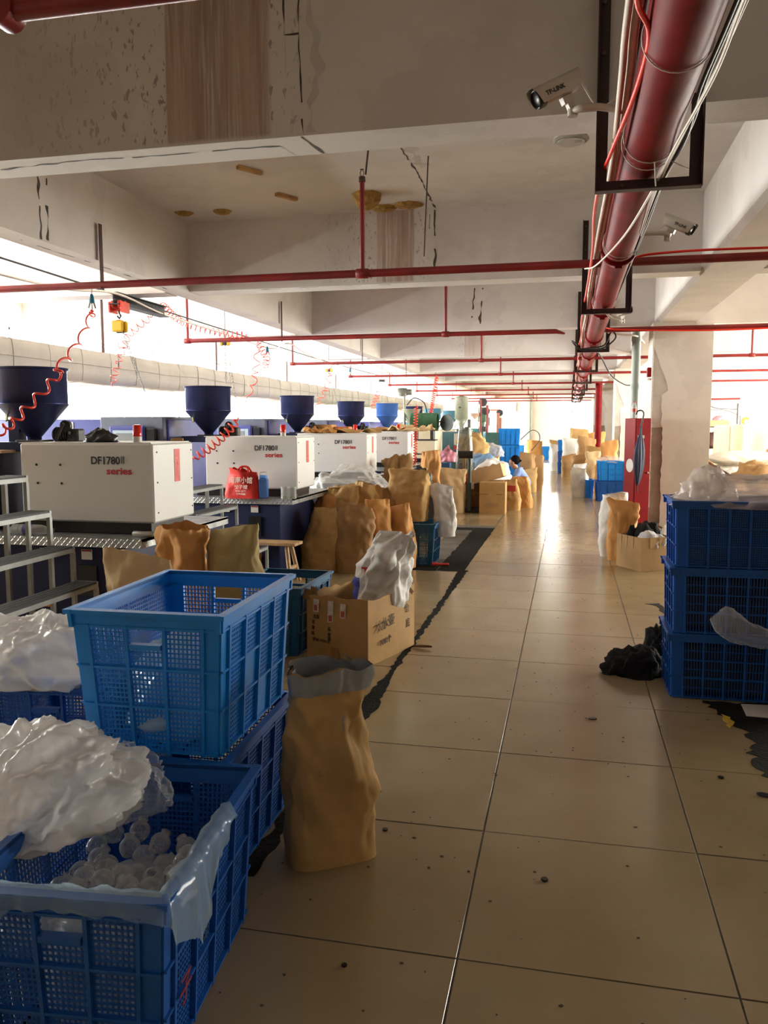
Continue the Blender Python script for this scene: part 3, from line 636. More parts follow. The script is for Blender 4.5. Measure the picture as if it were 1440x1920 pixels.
MB().cbox((0, 0, -.22), (.07, .075, .15), .01).build('gear_body', BLKP, t)
b = MB(); chain(b, (-.02, 0, -.29), (-.03, 0, -.62)); b.cyl((-.03, 0, -.62), (-.035, 0, -.68), .012, 8); b.build('load_chain', CHN, t)
b = MB(); chain(b, (.03, .03, -.28), (.28, .03, -.98)); chain(b, (.05, -.03, -.28), (.22, -.03, -.80)); b.build('hand_chain', CHN, t)
for i, (x, y, z) in enumerate(((-5.3, 12.2, 2.88), (-5.2, 17.6, 2.80), (-5.0, 22.0, 2.8))):
    t = thing('chain_hoist', ('small yellow hoist with straight chain above the second hopper', 'small yellow hoist with chain above the fourth hopper', 'small dark hoist above the fifth hopper')[i], 'hoist', (x, y, z))
    MB().cyl((0, 0, .02), (0, 0, ZC-z), .008, 6).build('suspension_rod', CHN, t)
    b = MB().cbox((-.06, 0, 0), (.05, .06, .07), .01).cbox((.06, 0, 0), (.05, .06, .07), .01); b.build('cover', YEL if i < 2 else BLKP, t)
    MB().cbox((0, 0, 0), (.06, .06, .06), .01).build('gear_body', BLKP, t)
    b = MB(); chain(b, (0, 0, -.03), (0, 0, -.62), .05, .005); b.build('load_chain', CHN, t)
    b = MB(); chain(b, (.03, 0, -.03), (.42, -.5, -1.2), .05, .004); b.build('hand_chain', CHN, t)
# ------------------------------------------------------------------ injection moulding machines
NAVY = M('navy_machine_paint', (.007, .011, .050), .5, 0, .15, 5, 0, 40, .25)
NAVY_LIT = M('guard_navy_lit', (.055, .065, .27), .4, 0, .1, 5)  # guard navy lightened in the colour, as if bleached by window light
HOPP = M('hopper_blue', (.055, .065, .18), .30, .55, .12, 6)
HOPL = M('hopper_light_blue', (.06, .15, .46), .32, .2, .12, 6)
WHITEP = M('machine_white', (.64, .635, .615), .42, 0, .04, 2)
BEIGEP = M('machine_beige', (.62, .53, .38), .45, 0, .08, 3)
LETT = M('letter_black', (.025, .024, .028), .5, 0, 0); LETR = M('letter_red', (.50, .012, .018), .5, 0, 0)
STICK = M('red_sticker', (.62, .035, .02), .5, 0, .08, 20); LBL = M('label_paper', (.55, .54, .52), .6, 0, .05); WARN = M('warning_orange', (.72, .17, .02), .5, 0, 0); YELS = M('warning_yellow', (.80, .50, .02), .5, 0, 0)
GREYM = M('grey_motor', (.05, .05, .05), .5, .2, .3, 20, .4, 60)
TEAL = M('teal_paint', (.05, .18, .19), .5, 0, .2)
GREENP = M('green_drum_paint', (.07, .17, .085), .5, 0, .3, 5, .1, 30); GGREY = M('grey_green_paint', (.24, .25, .18), .45, 0, .15, 5)
def mat_checker():
    k = NT('checker_plate'); c = k.noise(8, 4)
    k.base(k.ramp(c, [(.3, (.30, .31, .31)), (.7, (.55, .56, .55))])); k.b.inputs['Metallic'].default_value = .85; k.b.inputs['Roughness'].default_value = .36
    w = k.new('ShaderNodeTexWave', wave_type='BANDS', bands_direction='DIAGONAL'); k.l.new(k.map((1, 1, 1)), w.inputs[0]); w.inputs['Scale'].default_value = 14; w.inputs['Distortion'].default_value = 0
    w2 = k.new('ShaderNodeTexWave', wave_type='BANDS', bands_direction='DIAGONAL'); k.l.new(k.map((-1, 1, 1)), w2.inputs[0]); w2.inputs['Scale'].default_value = 14
    k.bump(k.math('MAXIMUM', k.ramp(w.outputs['Fac'], [(.75, 0.), (.9, 1.)]), k.ramp(w2.outputs['Fac'], [(.75, 0.), (.9, 1.)])), .5, .004)
    return k.m
CHECK = mat_checker()
def mat_screen():
    k = NT('screen_glass'); k.base((.25, .27, .28)); k.b.inputs['Roughness'].default_value = .1; return k.m
SCR = mat_screen(); PANELW = M('panel_pale_blue', (.42, .52, .60), .2, 0, .05, 3)
WINB = M('guard_window', (.30, .40, .52), .08, 0, .05, 2)
REDLAMP = M('red_lamp_lens', (.70, .02, .01), .15, 0, 0)
MX = -2.77
def hopper(t, x, y, mt, r=.245, ztop=2.02, zc=1.765, zb=1.50, glass=True):
    b = MB().lathe([(r-.008, zc), (r-.008, ztop), (r+.012, ztop+.006), (r+.012, ztop-.006), (r, ztop-.012), (r, zc), (r+.008, zc-.004), (.05, zb+.02), (.05, zb-.02)], (x, y, 0), 40)
    h = b.build('hopper', mt, t)
    MB().lathe([(.001, ztop-.03), (r-.009, ztop-.03)], (x, y, 0), 24).build('hopper_fill', M('pellets', (.5, .48, .45), .8), h)
    if glass: MB().box((x-.115, y-r*.62, zb+.17), (.018, .012, .085), 0, Matrix.Rotation(R(-28), 3, 'Y') @ Matrix.Rotation(R(-35), 3, 'X')).build('sight_glass', M('sight_glass', (.35, .36, .12), .2), h)
    b = MB().cbox((x, y, zb-.015), (.20, .18, .03), .005); b.build('hopper_base', GREYM, t)
    MB().tube([(x+.16, y+.02, zb-.01), (x+.22, y+.02, zb+.10), (x+.235, y+.02, zb+.12)], .012, 6).build('clamp_lever', GREYM, t)
def signal_lamp(t, x, y, z):
    MB().lathe([(.030, 0), (.030, .035), (.028, .04)], (x, y, z), 18).build('lamp_base', M('lamp_base', (.6, .58, .52), .5), t)
    MB().lathe([(.028, .04), (.029, .045), (.029, .115), (.024, .122), (0, .123)], (x, y, z), 18).build('lamp_lens', REDLAMP, t)
def motor(t, x, y, z, s=1.0):
    b = MB(); b.cyl((x-.10*s, y, z+.055*s), (x+.02*s, y, z+.055*s), .052*s, 16)
    for i in range(5): b.cyl((x-.09*s+i*.022*s, y, z+.055*s), (x-.084*s+i*.022*s, y, z+.055*s), .06*s, 16)
    b.build('motor', GREYM, t)
    b = MB().cbox((x+.07*s, y, z+.05*s), (.10*s, .10*s, .10*s), .012); b.cyl((x+.02*s, y-.03, z+.12*s), (x+.02*s, y-.06, z+.12*s), .045*s, 14); b.build('gearbox', GREYM, t)
    b = MB().cyl((x+.0*s, y-.065, z+.12*s), (x+.0*s, y-.075, z+.12*s), .012, 8).cyl((x+.06*s, y-.052, z+.07*s), (x+.06*s, y-.065, z+.07*s), .012, 8); b.build('fitting', STEEL, t)
def machine(k, label, full=True):
    y = 5.11+3.05*k; t = thing('moulding_machine', label, 'machine', (MX, y, 0)); ZT = 1.48
    # all coordinates below are relative to the lower front right corner of the white cover
    b = MB().cbox((-1.08, .62, .4125), (1.90, 1.62, .825), .012); b.build('base', NAVY, t)
    b = MB().b2((-1.5, -.22, .83), (.02, .0, .85)).b2((-1.5, -.225, .79), (.02, -.218, .85)).b2((.012, -.22, .79), (.02, 1.2, .85)); b.b2((-1.5, 0, .83), (.02, 1.2, .847)); b.build('checker_plate', CHECK, t)
    b = MB().b2((-1.15, .03, .85), (-.04, .52, .935)); b.build('shaded_gap_rail', BLKP, t)  # black box: the rail plus the shade in the gap under the cover
    cv = MB().cbox((-.515, .31, (.93+ZT)/2), (1.03, .62, ZT-.93), .012); cv = cv.build('cover', WHITEP, t)
    MB().b2((-1.05, .02, ZT), (-.02, .60, ZT+.006)).build('cover_lid', M('lid_white', (.70, .69, .66), .45), t)
    b = MB()
    for px, pz in ((-.90, 1.33), (-.71, 1.33), (-.895, 1.20), (-.705, 1.20)): MB().cyl((px, .002, pz), (px, -.004, pz), .0085, 10).build('fixing_hole', BLKP, cv)
    for py in (.06, .585):
        for pz in (1.0, 1.21, 1.42): MB().cyl((-.001, py, pz), (.004, py, pz), .006, 6).build('screw', RUST, cv)
    text_mesh('DF1780', 'lettering', .074, LETT, cv, face_m((-.245, -.0015, 1.338), (1, 0, 0), (0, 0, 1)), .0016, .95, .001, 'RIGHT')
    text_mesh('Ⅱ', 'lettering', .070, LETT, cv, face_m((-.240, -.0015, 1.341), (1, 0, 0), (0, 0, 1)), .0002, .80, .001, 'LEFT')
    text_mesh('series', 'lettering', .068, LETR, cv, face_m((-.352, -.0015, 1.268), (1, 0, 0), (0, 0, 1)), .0016, 1.22, .001, 'LEFT')
    s = MB().b2((.0005, .315, 1.20), (.0025, .398, 1.435)).build('sticker', STICK, cv)
    text_mesh('注意安全', 'lettering', .045, M('sticker_ink', (.75, .25, .12), .5), s, face_m((.003, .34, 1.40), (0, 0, -1), (0, 1, 0)), 0, 1, .0005, 'LEFT')
    hopper(t, -1.12, .30, HOPP if k != 4 else HOPL)
    MB().b2((-1.35, .1, 1.42), (-.80, .5, 1.485)).build('hopper_table', NAVY, t)
    motor(t, -.95, .46, ZT, 1.0); signal_lamp(t, -.215, .19, ZT+.006)
    # clamp unit at the window end
    if k == 0:
        MB().b2((-4.4, .0, .77), (-1.30, 1.1, 1.41)).build('guard', NAVY, t)
        MB().b2((-1.31, .26, 1.41), (-1.22, .34, 1.65)).build('guard_post', NAVY, t); MB().b2((-2.4, -.05, 1.41), (-1.14, .5, 1.43)).build('table_board', M('board_wood', (.45, .30, .16), .6, 0, .2), t)
    else:
        g = MB().cbox((-3.0, .55, 1.22), (3.1, 1.10, .90), .01).build('guard', NAVY_LIT, t)
        MB().cbox((-1.85, .40, 1.225), (.75, .95, .94), .01).build('guard_post', M('guard_grey', (.10, .11, .16), .5), t)
        MB().b2((-2.95, -.008, 1.02), (-2.30, -.002, 1.40)).build('guard_window', WINB, g); MB().b2((-4.3, -.008, 1.02), (-3.1, -.002, 1.40)).build('guard_window', WINB, g)
        MB().b2((-2.75, -.006, 1.55), (-2.60, -.003, 1.64)).build('notice', LBL, g)
        p = MB().cbox((-1.87, -.12, 1.44), (.42, .06, .32), .02).build('control_panel', NAVY_LIT, t)
        MB().b2((-2.03, -.155, 1.33), (-1.71, -.149, 1.55)).build('panel_face', PANELW, p); MB().b2((-1.99, -.160, 1.38), (-1.77, -.154, 1.52)).build('screen', SCR, p)
        MB().cbox((-1.60, -.10, 1.46), (.11, .06, .22), .01).build('handset', BLKP, p)
    # plates on the front of the base
    for x in (-.72, -.40, -1.30):
        q = MB().b2((x-.04, -.204, .70), (x+.04, -.199, .77)).build('rating_plate', LBL, t); MB().b2((x-.036, -.206, .755), (x+.036, -.202, .768)).build('plate_band', M('plate_red', (.25, .01, .02), .5), q)
    tri = face_m((-.72, -.184, .30), (1, 0, 0), (0, 0, 1))
    for x in (-.72, -1.35):
        q = MB().prism([(-.045, 0), (.045, 0), (0, .078)], 0, .002, None); q.v = [tuple(face_m((x, -.2, .36), (1, 0, 0), (0, 0, 1)) @ Vector(p)) for p in q.v]; q = q.build('warning_triangle', WARN, t)
        text_mesh('!', 'lettering', .05, LETT, q, face_m((x, -.204, .372), (1, 0, 0), (0, 0, 1)), .002)
    MB().b2((-.47, -.206, .45), (-.33, -.199, .66)).build('socket_panel', BLKP, t)
    MB().tube([(-.10, -.1, .872), (-.02, -.12, .872), (.04, -.1, .872)], .02, 10).build('hose_fitting', STEEL, t)
    return t
MNAMES = ['nearest white and navy moulding machine, hopper crossed by red hose', 'second white and navy moulding machine, red bag on its ledge', 'third white and navy moulding machine behind the kraft sacks', 'fourth white and navy moulding machine, pale hopper behind it']
for k in range(4): machine(k, MNAMES[k])
def old_machine(y, label, txt, hl, k):
    t = thing('moulding_machine', label, 'machine', (MX, y, 0))
    MB().cbox((-1.0, .62, .385), (2.1, 1.5, .77), .012).build('base', BEIGEP if k < 2 else TEAL, t)
    cv = MB().cbox((-.42, .35, 1.17), (.86, .70, .60), .02).build('cover', BEIGEP if k < 2 else TEAL, t)
    MB().b2((-.75, -.01, .80), (-.1, .3, .88)).build('slot', BLKP, t)
    if txt: text_mesh(txt, 'lettering', .055, LETT, cv, face_m((-.42, -.002, .96), (1, 0, 0), (0, 0, 1)), .002)
    hopper(t, -1.12, .30, hl, .24, 2.06, 1.80, 1.5, False)
    MB().cbox((-3.0, .55, 1.22), (3.1, 1.1, .9), .01).build('guard', NAVY_LIT if k < 2 else TEAL, t)
    if k < 2: signal_lamp(t, -.12, .12, 1.47)
    return t
old_machine(17.31, 'first beige moulding machine with light blue hopper', 'YH·DEMAG', HOPL, 0)
old_machine(20.4, 'second beige moulding machine beyond the green drum', '', HOPP, 1)
old_machine(23.5, 'farther moulding machine with teal housing and pale hopper', '', M('hopper_teal', (.10, .28, .42), .35, .2, .1), 2)
old_machine(27.0, 'farthest teal moulding machine against the far wall', '', M('hopper_teal2', (.12, .26, .36), .35, .2, .1), 3)

# ------------------------------------------------------------------ step platforms in front of machines
GALV = M('galvanised_tube', (.25, .25, .24), .5, .5, .15, 9); TREAD = M('black_tread', (.02, .02, .021), .6, 0, .3, 12)
def steps(label, x0, ynear, yfar, z0, n=4, rise=.22, run=.155, loc=(0, 0, 0)):
    t = thing('step_platform', label, 'steps', loc, 0, 'machine steps')
    for i in range(n):
        x = x0-run*i; z = z0+rise*i
        tr = MB()
        for q in range(4): tr.b2((x-.15+q*.038, ynear, z-.012), (x-.15+q*.038+.032, yfar, z))
        tr = tr.build('tread', TREAD, t)
        f = MB().b2((x-.155, ynear-.02, z-.04), (x, ynear, z)).b2((x-.155, yfar, z-.04), (x, yfar+.02, z)).b2((x-.02, ynear, z-.04), (x, yfar, z-.012)); f.build('tread_frame', GALV, t)
        for yy in (ynear-.02, yfar): MB().b2((x-.025, yy, 0), (x, yy+.025, z-.04)).build('leg', GALV, t)
    for yy in (ynear-.02, yfar): MB().b2((x0-run*n-.03, yy, 0), (x0-run*n, yy+.025, z0+rise*(n-1)-.02)).build('leg', GALV, t)
    return t
steps('grey metal step platform with black treads at the left edge', -2.86, 3.62, 4.52, .632)
steps('grey metal step platform between the first and second machines', -2.88, 6.65, 7.55, .42, 4, .20)

# ------------------------------------------------------------------ overhead drums, dryers and loaders farther down the row
t = thing('mixing_drum', 'green open drum lying on its side above the beige machine', 'drum', (-2.85, 16.4, 1.66))
MB().lathe([(0, -.27), (.17, -.27), (.18, -.26), (.18, .26), (.187, .262), (.187, .272), (.165, .272), (.165, -.2), (0, -.2)], (0, 0, 0), 32, Matrix(((0, 0, 1), (-1, 0, 0), (0, 1, 0)))).build('shell', GREENP, t)
MB().b2((-.2, -.12, -.36), (-.14, .12, -.16)).b2((.14, -.12, -.36), (.2, .12, -.16)).b2((-.25, -.15, -.38), (.25, .15, -.35)).build('cradle', GREYM, t)
l = MB().cyl((.46, -.08, -.02), (.475, -.055, -.02), .165, 28).build('lid', M('drum_lid', (.06, .075, .06), .5, 0, .2), t); MB().tube([(.3, -.02, 0), (.36, -.06, .01), (.44, -.07, 0)], .014, 6).build('hinge', GREYM, t)
def dryer(label, x, y, zb, zc, zt, r, mt):
    t = thing('drying_hopper', label, 'hopper', (x, y, 0))
    MB().lathe([(.04, zb), (.05, zb+.05), (r*.45, zb+.12), (r, zc), (r*1.08, zc), (r*1.08, zc+.03), (r, zc+.03), (r, zt-.03), (r*.9, zt), (.02, zt+.02)], (0, 0, 0), 28).build('vessel', mt, t)
    MB().box((-.02, -r, (zc+zt)/2), (.05, .012, .03)).build('name_plate', GREYM, t); MB().box((.05, -r*.95, zt-.08), (.03, .03, .05)).build('latch', STEEL, t)
    MB().cyl((r*.6, 0, zb+.02), (r*1.3, 0, zb+.02), .05, 12).cyl((r*1.2, 0, zb+.02), (r*1.2, 0, zb+.25), .04, 12).build('blower', GREYM, t)
    MB().b2((-.10, -.10, 0), (.10, .10, zb)).build('stand', GREYM, t)
dryer('tall grey-green drying hopper beyond the green drum', -2.56, 20.0, 1.48, 1.75, 2.28, .16, GGREY)
dryer('slim green drying hopper beyond the grey-green one', -2.35, 23.0, 1.55, 1.68, 2.06, .13, GREENP)
t = thing('vacuum_loader', 'grey loader motor on a post beside the light blue hopper', 'loader', (-3.28, 16.5, 0))
MB().lathe([(.10, 2.18), (.105, 2.21), (.105, 2.32), (.09, 2.34), (0, 2.345)], (-.04, 0, 0), 18).cyl((.02, 0, 2.26), (.15, 0, 2.26), .06, 14).build('motor', M('loader_grey', (.16, .16, .13), .5), t)
MB().cyl((0, 0, 0), (0, 0, 2.2), .025, 10).build('post', GGREY, t)
MB().lathe([(.05, 1.55), (.06, 1.62), (.19, 1.90), (.2, 1.92), (.18, 1.92)], (.12, .1, 0), 22).build('funnel', GGREY, t)
MB().tube(cat_curve([(.05, 0, 2.0), (.2, -.02, 2.14), (.4, 0, 2.05), (.45, .1, 1.85)], 6), .012, 6).build('suction_hose', BLKP, t)
t = thing('vacuum_loader', 'cluster of dark blower motors and red pipes right of grey dryer', 'loader', (-2.2, 21.5, 0))
MB().cyl((0, 0, 2.18), (0, .14, 2.18), .11, 14).cyl((.08, 0, 1.95), (.08, .14, 1.95), .10, 14).build('motor', GREYM, t); MB().cyl((-.05, 0, 0), (-.05, 0, 2.25), .03, 8).cyl((.12, 0, 0), (.12, 0, 2.1), .035, 8).build('pipe', REDX, t); MB().lathe([(.02, 1.75), (.11, 1.82), (.12, 1.9), (0, 1.9)], (-.2, 0, 0), 14).build('funnel', M('loader_pink', (.55, .36, .27), .6), t)
t = thing('vacuum_loader', 'rusty blower with round motor near the far wall', 'loader', (-2.05, 25.0, 0))
MB().cyl((0, 0, 1.95), (0, .14, 1.95), .10, 14).build('motor', GREYM, t); MB().cyl((-.04, 0, 0), (-.04, 0, 1.95), .05, 8).cyl((.03, .04, 1.2), (.03, .04, 1.8), .04, 8).build('pipe', M('rust_pink', (.38, .17, .11), .7, 0, .3), t)
t = thing('control_cabinet', 'teal cabinet with yellow warning triangle behind the sacks', 'cabinet', (-2.35, 18.6, 0))
MB().cbox((0, .25, .72), (.95, .5, 1.44), .01).build('body', M('teal_cabinet', (.07, .17, .21), .5, 0, .12), t)
s = MB().b2((-.20, -.006, 1.14), (.08, -.002, 1.40)).build('warning_sign', LBL, t)
q = MB().prism([(-.11, 0), (.11, 0), (0, .19)], 0, .003, None); q.v = [tuple(face_m((-.06, -.007, 1.185), (1, 0, 0), (0, 0, 1)) @ Vector(p)) for p in q.v]; q.build('triangle', YELS, s)
text_mesh('!', 'lettering', .12, LETT, s, face_m((-.06, -.012, 1.21), (1, 0, 0), (0, 0, 1)), .004)
q = MB().b2((-.20, -.006, 1.03), (.08, -.002, 1.12)).build('red_notice', M('notice_red', (.5, .05, .03), .5), t); text_mesh('当心', 'lettering', .07, LBL, q, face_m((-.06, -.008, 1.05), (1, 0, 0), (0, 0, 1)), .001)
t = thing('machine_guard', 'low teal machine housing left of the far blue crates', 'machine', (-1.85, 21.0, 0)); MB().cbox((0, .3, .70), (.75, .6, 1.40), .02).build('body', M('teal_green', (.06, .14, .12), .5, 0, .15), t); MB().b2((-.3, -.01, .9), (.3, 0, 1.1)).build('panel', GREYM, t)
# ------------------------------------------------------------------ crumpled lumps, crates
def lump(name, label, loc, sx, sy, sz, mt, seed, cat, crum=.25, rz=0, group=None, nu=56, nv=28, flat=.15, freq=2.2, parent=None):
    """crumpled bag or cloth resting on a flat underside: sharp folds from warped ridged noise"""
    b = MB(); P = []; rm_ = Matrix.Rotation(seed*1.3, 3, 'Z') @ Matrix.Rotation(.5+seed*.37, 3, 'X')
    for j in range(nv):
        ph = pi*j/(nv-1)-pi/2
        for i in range(nu):
            a = 2*pi*i/nu; n = Vector((cos(a)*cos(ph), sin(a)*cos(ph), sin(ph)))
            q = rm_ @ n; w = noise.noise(q*1.4+Vector((seed, 0, 3))); q = Vector((q.x*.55, q.y*1.5, q.z*1.2))*freq+Vector((seed*5.1+w*1.1, seed*2.3-w*.8, seed+w))
            v = facet(q*.80, 3)
            r = 1+crum*(.55*v+.9*noise.noise(q*.45+Vector((0, 9, 0))))
            z = n.z*r; z = z if z > -flat else -flat+(z+flat)*.12
            P.append((n.x*r*sx/2, n.y*r*sy/2, max(0.0, (z+flat)/(1+flat)*sz)))
    b.grid(P, nu, nv, True)
    o = b.build(name, mt, parent, loc, rz)
    return tag(o, label, cat, group) if parent is None else o
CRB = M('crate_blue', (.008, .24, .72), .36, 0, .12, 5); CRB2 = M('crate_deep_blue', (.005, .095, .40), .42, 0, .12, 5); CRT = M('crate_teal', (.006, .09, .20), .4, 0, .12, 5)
def quad_map(c00, c10, c01, c11):
    c00, c10, c01, c11 = map(Vector, (c00, c10, c01, c11)); n = (c10-c00).cross(c01-c00).normalized()
    def f(u, v, d): return c00*(1-u)*(1-v)+c10*u*(1-v)+c01*(1-u)*v+c11*u*v+n*d
    return f
def qbar(mb, f, u0, u1, v0, v1, d0, d1):
    p = [f(u, v, d) for d in (d0, d1) for v in (v0, v1) for u in (u0, u1)]
    mb.add(p, [(0, 2, 3, 1), (4, 5, 7, 6), (0, 1, 5, 4), (2, 6, 7, 3), (0, 4, 6, 2), (1, 3, 7, 5)])
def crate(label, loc, rz, lx, ly, h, mt, pitch=.018, group=None, inset=.03, slots=False, cells=(3, 4), solid_mid=False):
    t = thing('plastic_crate', label, 'crate', loc, rz, group)
    X, Y_ = lx/2-.022, ly/2-.022; x, y = X-inset, Y_-inset
    top = [(-X, -Y_, h), (X, -Y_, h), (X, Y_, h), (-X, Y_, h)]; bot = [(-x, -y, 0), (x, -y, 0), (x, y, 0), (-x, y, 0)]
    rim = MB()
    for i in range(4):
        j = (i+1) % 4; a, b = Vector(top[i]), Vector(top[j]); f = quad_map(bot[i], bot[j], top[i], top[j])
        qbar(rim, f, -.03, 1.03, .875, .995, -.004, .010)
        qbar(rim, f, -.035, 1.035, .97, 1.0, -.004, .024)
    rim.build('rim', mt, t)
    for i in range(4):
        j = (i+1) % 4; f = quad_map(bot[i], bot[j], top[i], top[j]); L = lx if i % 2 == 0 else ly; nc = cells[0] if i % 2 == 0 else cells[1]
        cw = .06/L*1.0; lat = MB(); fr = MB()
        # corner returns
        qbar(fr, f, 0, cw, 0, .9, -.004, .006); qbar(fr, f, 1-cw, 1, 0, .9, -.004, .006)
        us = [cw+(1-2*cw)*k/nc for k in range(nc+1)]
        for u in us: qbar(fr, f, u-.006/L, u+.006/L, .0, .9, -.002, .016)
        for v in (.02, .33, .60, .885): qbar(fr, f, 0, 1, v-.008, v+.008, -.002, .014)
        handle = nc == min(cells) and pitch
        hu0, hu1 = (us[1]+.012/L, us[2]-.012/L) if nc >= 3 else (.3, .7)
        if handle:
            qbar(fr, f, hu0, hu1, .74, .775, -.004, .02)
        if pitch:
            W = L*(1-2*cw); n = int(W/pitch)
            for k in range(1, n):
                u = cw+(1-2*cw)*k/n
                if handle and hu0 < u < hu1: qbar(lat, f, u-.0026/L, u+.0026/L, .02, .76, -.003, .002)
                else: qbar(lat, f, u-.0026/L, u+.0026/L, .02, .88, -.003, .002)
            pv = pitch*(3.2 if slots else 1.0); m = int(h*.87/pv)
            for k in range(1, m):
                v = .02+.86*k/m
                if handle and .775 < v < .87:
                    qbar(lat, f, cw, hu0, v-.0026/h, v+.0026/h, -.003, .002); qbar(lat, f, hu1, 1-cw, v-.0026/h, v+.0026/h, -.003, .002)
                else: qbar(lat, f, cw, 1-cw, v-.0026/h, v+.0026/h, -.003, .002)
            if solid_mid and i % 2 == 1: qbar(lat, f, us[1], us[2], .33, .60, -.003, .003); qbar(lat, f, us[2], us[3], .02, .33, -.003, .003)
        else: qbar(lat, f, cw, 1-cw, .02, .88, -.003, .001)
        p = fr.build('side_frame', mt, t); o = lat.build('mesh_panel', mt, p)
        if pitch: o['kind'] = 'stuff'
    b = MB()
    if pitch:
        b.b2((-x, -y, .004), (x, y, .012))
        for k in range(-2, 3): b.b2((k*x*.45-.008, -y, 0), (k*x*.45+.008, y, .012))
    else: b.b2((-x, -y, 0), (x, y, .012))
    b.build('base', mt, t)
    return t
# left foreground stack
G1 = 'blue mesh crates in the left foreground'
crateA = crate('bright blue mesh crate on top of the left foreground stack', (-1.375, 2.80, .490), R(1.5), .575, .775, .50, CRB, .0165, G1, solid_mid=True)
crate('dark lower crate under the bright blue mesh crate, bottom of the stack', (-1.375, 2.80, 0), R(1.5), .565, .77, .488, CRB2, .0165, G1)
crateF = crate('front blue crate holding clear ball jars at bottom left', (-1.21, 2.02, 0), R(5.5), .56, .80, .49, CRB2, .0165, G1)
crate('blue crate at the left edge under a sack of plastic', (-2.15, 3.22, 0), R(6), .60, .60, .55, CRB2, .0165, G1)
crate('teal crate on the floor behind the bright blue crate', (-2.03, 5.62, 0), R(-2), .55, .72, .49, CRT, .0165, 'crates on the floor by the machines')
crate('dark teal crate under the kraft sacks near the drain channel', (-1.70, 9.40, 0), 0, .50, .60, .48, CRT, .02, 'crates on the floor by the machines')
# right stack
GR = 'blue crates stacked at the right edge'
for i, lb in enumerate(('bottom blue slotted crate of the right-hand stack', 'middle blue slotted crate of the right-hand stack', 'top blue fine-mesh crate of the right-hand stack')):
    crate(lb, (1.075, 5.16, i*.39), R(.5), .96, .46, .388, CRB2, .013 if i == 2 else .017, GR, .012, i < 2, (7, 3))
MAR = M('dark_goods', (.022, .006, .008), .7, 0, .5, 6, .6, 20)
for i in range(3):
    tag(MB().cbox((0, 0, .165), (.885, .385, .33), .03).build('dark_goods', MAR if i < 2 else M('navy_goods', (.006, .02, .06), .5, 0, .5, 6), None, (1.075, 5.16, i*.39+.014), R(.5)), ('dark goods packed in the bottom right crate', 'dark goods packed in the middle right crate', 'dark blue goods packed in the top right crate')[i], 'goods', 'goods packed in the right-hand crates')
# crates farther away
for (lb, x, y, z, lx, ly, h, mt) in (
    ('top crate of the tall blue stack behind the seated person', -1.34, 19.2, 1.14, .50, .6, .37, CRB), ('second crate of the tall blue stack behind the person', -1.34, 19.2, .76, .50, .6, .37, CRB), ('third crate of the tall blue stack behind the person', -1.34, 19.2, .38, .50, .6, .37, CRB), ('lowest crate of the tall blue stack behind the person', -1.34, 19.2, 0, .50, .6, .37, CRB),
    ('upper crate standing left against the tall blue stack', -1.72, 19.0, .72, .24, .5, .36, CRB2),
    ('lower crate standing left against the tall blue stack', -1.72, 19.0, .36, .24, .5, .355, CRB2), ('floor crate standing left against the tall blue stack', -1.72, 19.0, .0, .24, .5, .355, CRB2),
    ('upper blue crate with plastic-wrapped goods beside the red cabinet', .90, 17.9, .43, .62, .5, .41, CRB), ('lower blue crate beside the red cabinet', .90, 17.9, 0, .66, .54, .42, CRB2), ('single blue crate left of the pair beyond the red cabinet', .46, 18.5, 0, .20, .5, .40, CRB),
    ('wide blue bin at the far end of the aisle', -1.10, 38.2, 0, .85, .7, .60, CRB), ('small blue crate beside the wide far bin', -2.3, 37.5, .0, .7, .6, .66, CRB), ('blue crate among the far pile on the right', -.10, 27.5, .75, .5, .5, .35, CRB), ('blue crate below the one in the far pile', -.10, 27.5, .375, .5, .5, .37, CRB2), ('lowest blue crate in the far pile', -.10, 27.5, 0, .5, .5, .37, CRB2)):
    crate(lb, (x, y, z), R(2), lx, ly, h, mt, 0, 'blue crates down the aisle', .02)

# ------------------------------------------------------------------ paper, film and cloth materials
def mat_paper(name, c, rough=.75):
    k = NT(name); co = k.co()
    f = k.noise(3, 6, .6); k.base(k.ramp(f, [(.25, tuple(a*.78 for a in c)), (.55, c), (.8, tuple(min(1, a*1.12) for a in c))])); k.b.inputs['Roughness'].default_value = rough
    rn = k.new('ShaderNodeTexNoise', noise_type='RIDGED_MULTIFRACTAL'); k.l.new(k.map((1, 1, .7)), rn.inputs['Vector']); rn.inputs['Scale'].default_value = 3.2; rn.inputs['Detail'].default_value = 5; rn.inputs['Distortion'].default_value = .6
    h = k.math('ADD', k.math('MULTIPLY', rn.outputs['Fac'], .6), k.math('MULTIPLY', k.noise(30, 3, .5), .12)); k.bump(h, .7, .016)
    k.b.inputs['Specular IOR Level'].default_value = .25
    return k.m
KR = mat_paper('kraft_tan', (.56, .345, .135)); KRO = mat_paper('kraft_orange', (.60, .30, .10)); KRB = mat_paper('kraft_brown', (.36, .205, .085)); KRL = mat_paper('kraft_light', (.66, .47, .25)); KROL = mat_paper('kraft_olive', (.40, .30, .13))
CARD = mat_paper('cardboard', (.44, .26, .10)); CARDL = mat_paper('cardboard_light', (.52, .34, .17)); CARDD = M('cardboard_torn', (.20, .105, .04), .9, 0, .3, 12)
LIN = mat_paper('bag_lining', (.30, .305, .30)); WOV = mat_paper('woven_white', (.72, .70, .67)); WOVC = mat_paper('woven_cream', (.66, .60, .50))
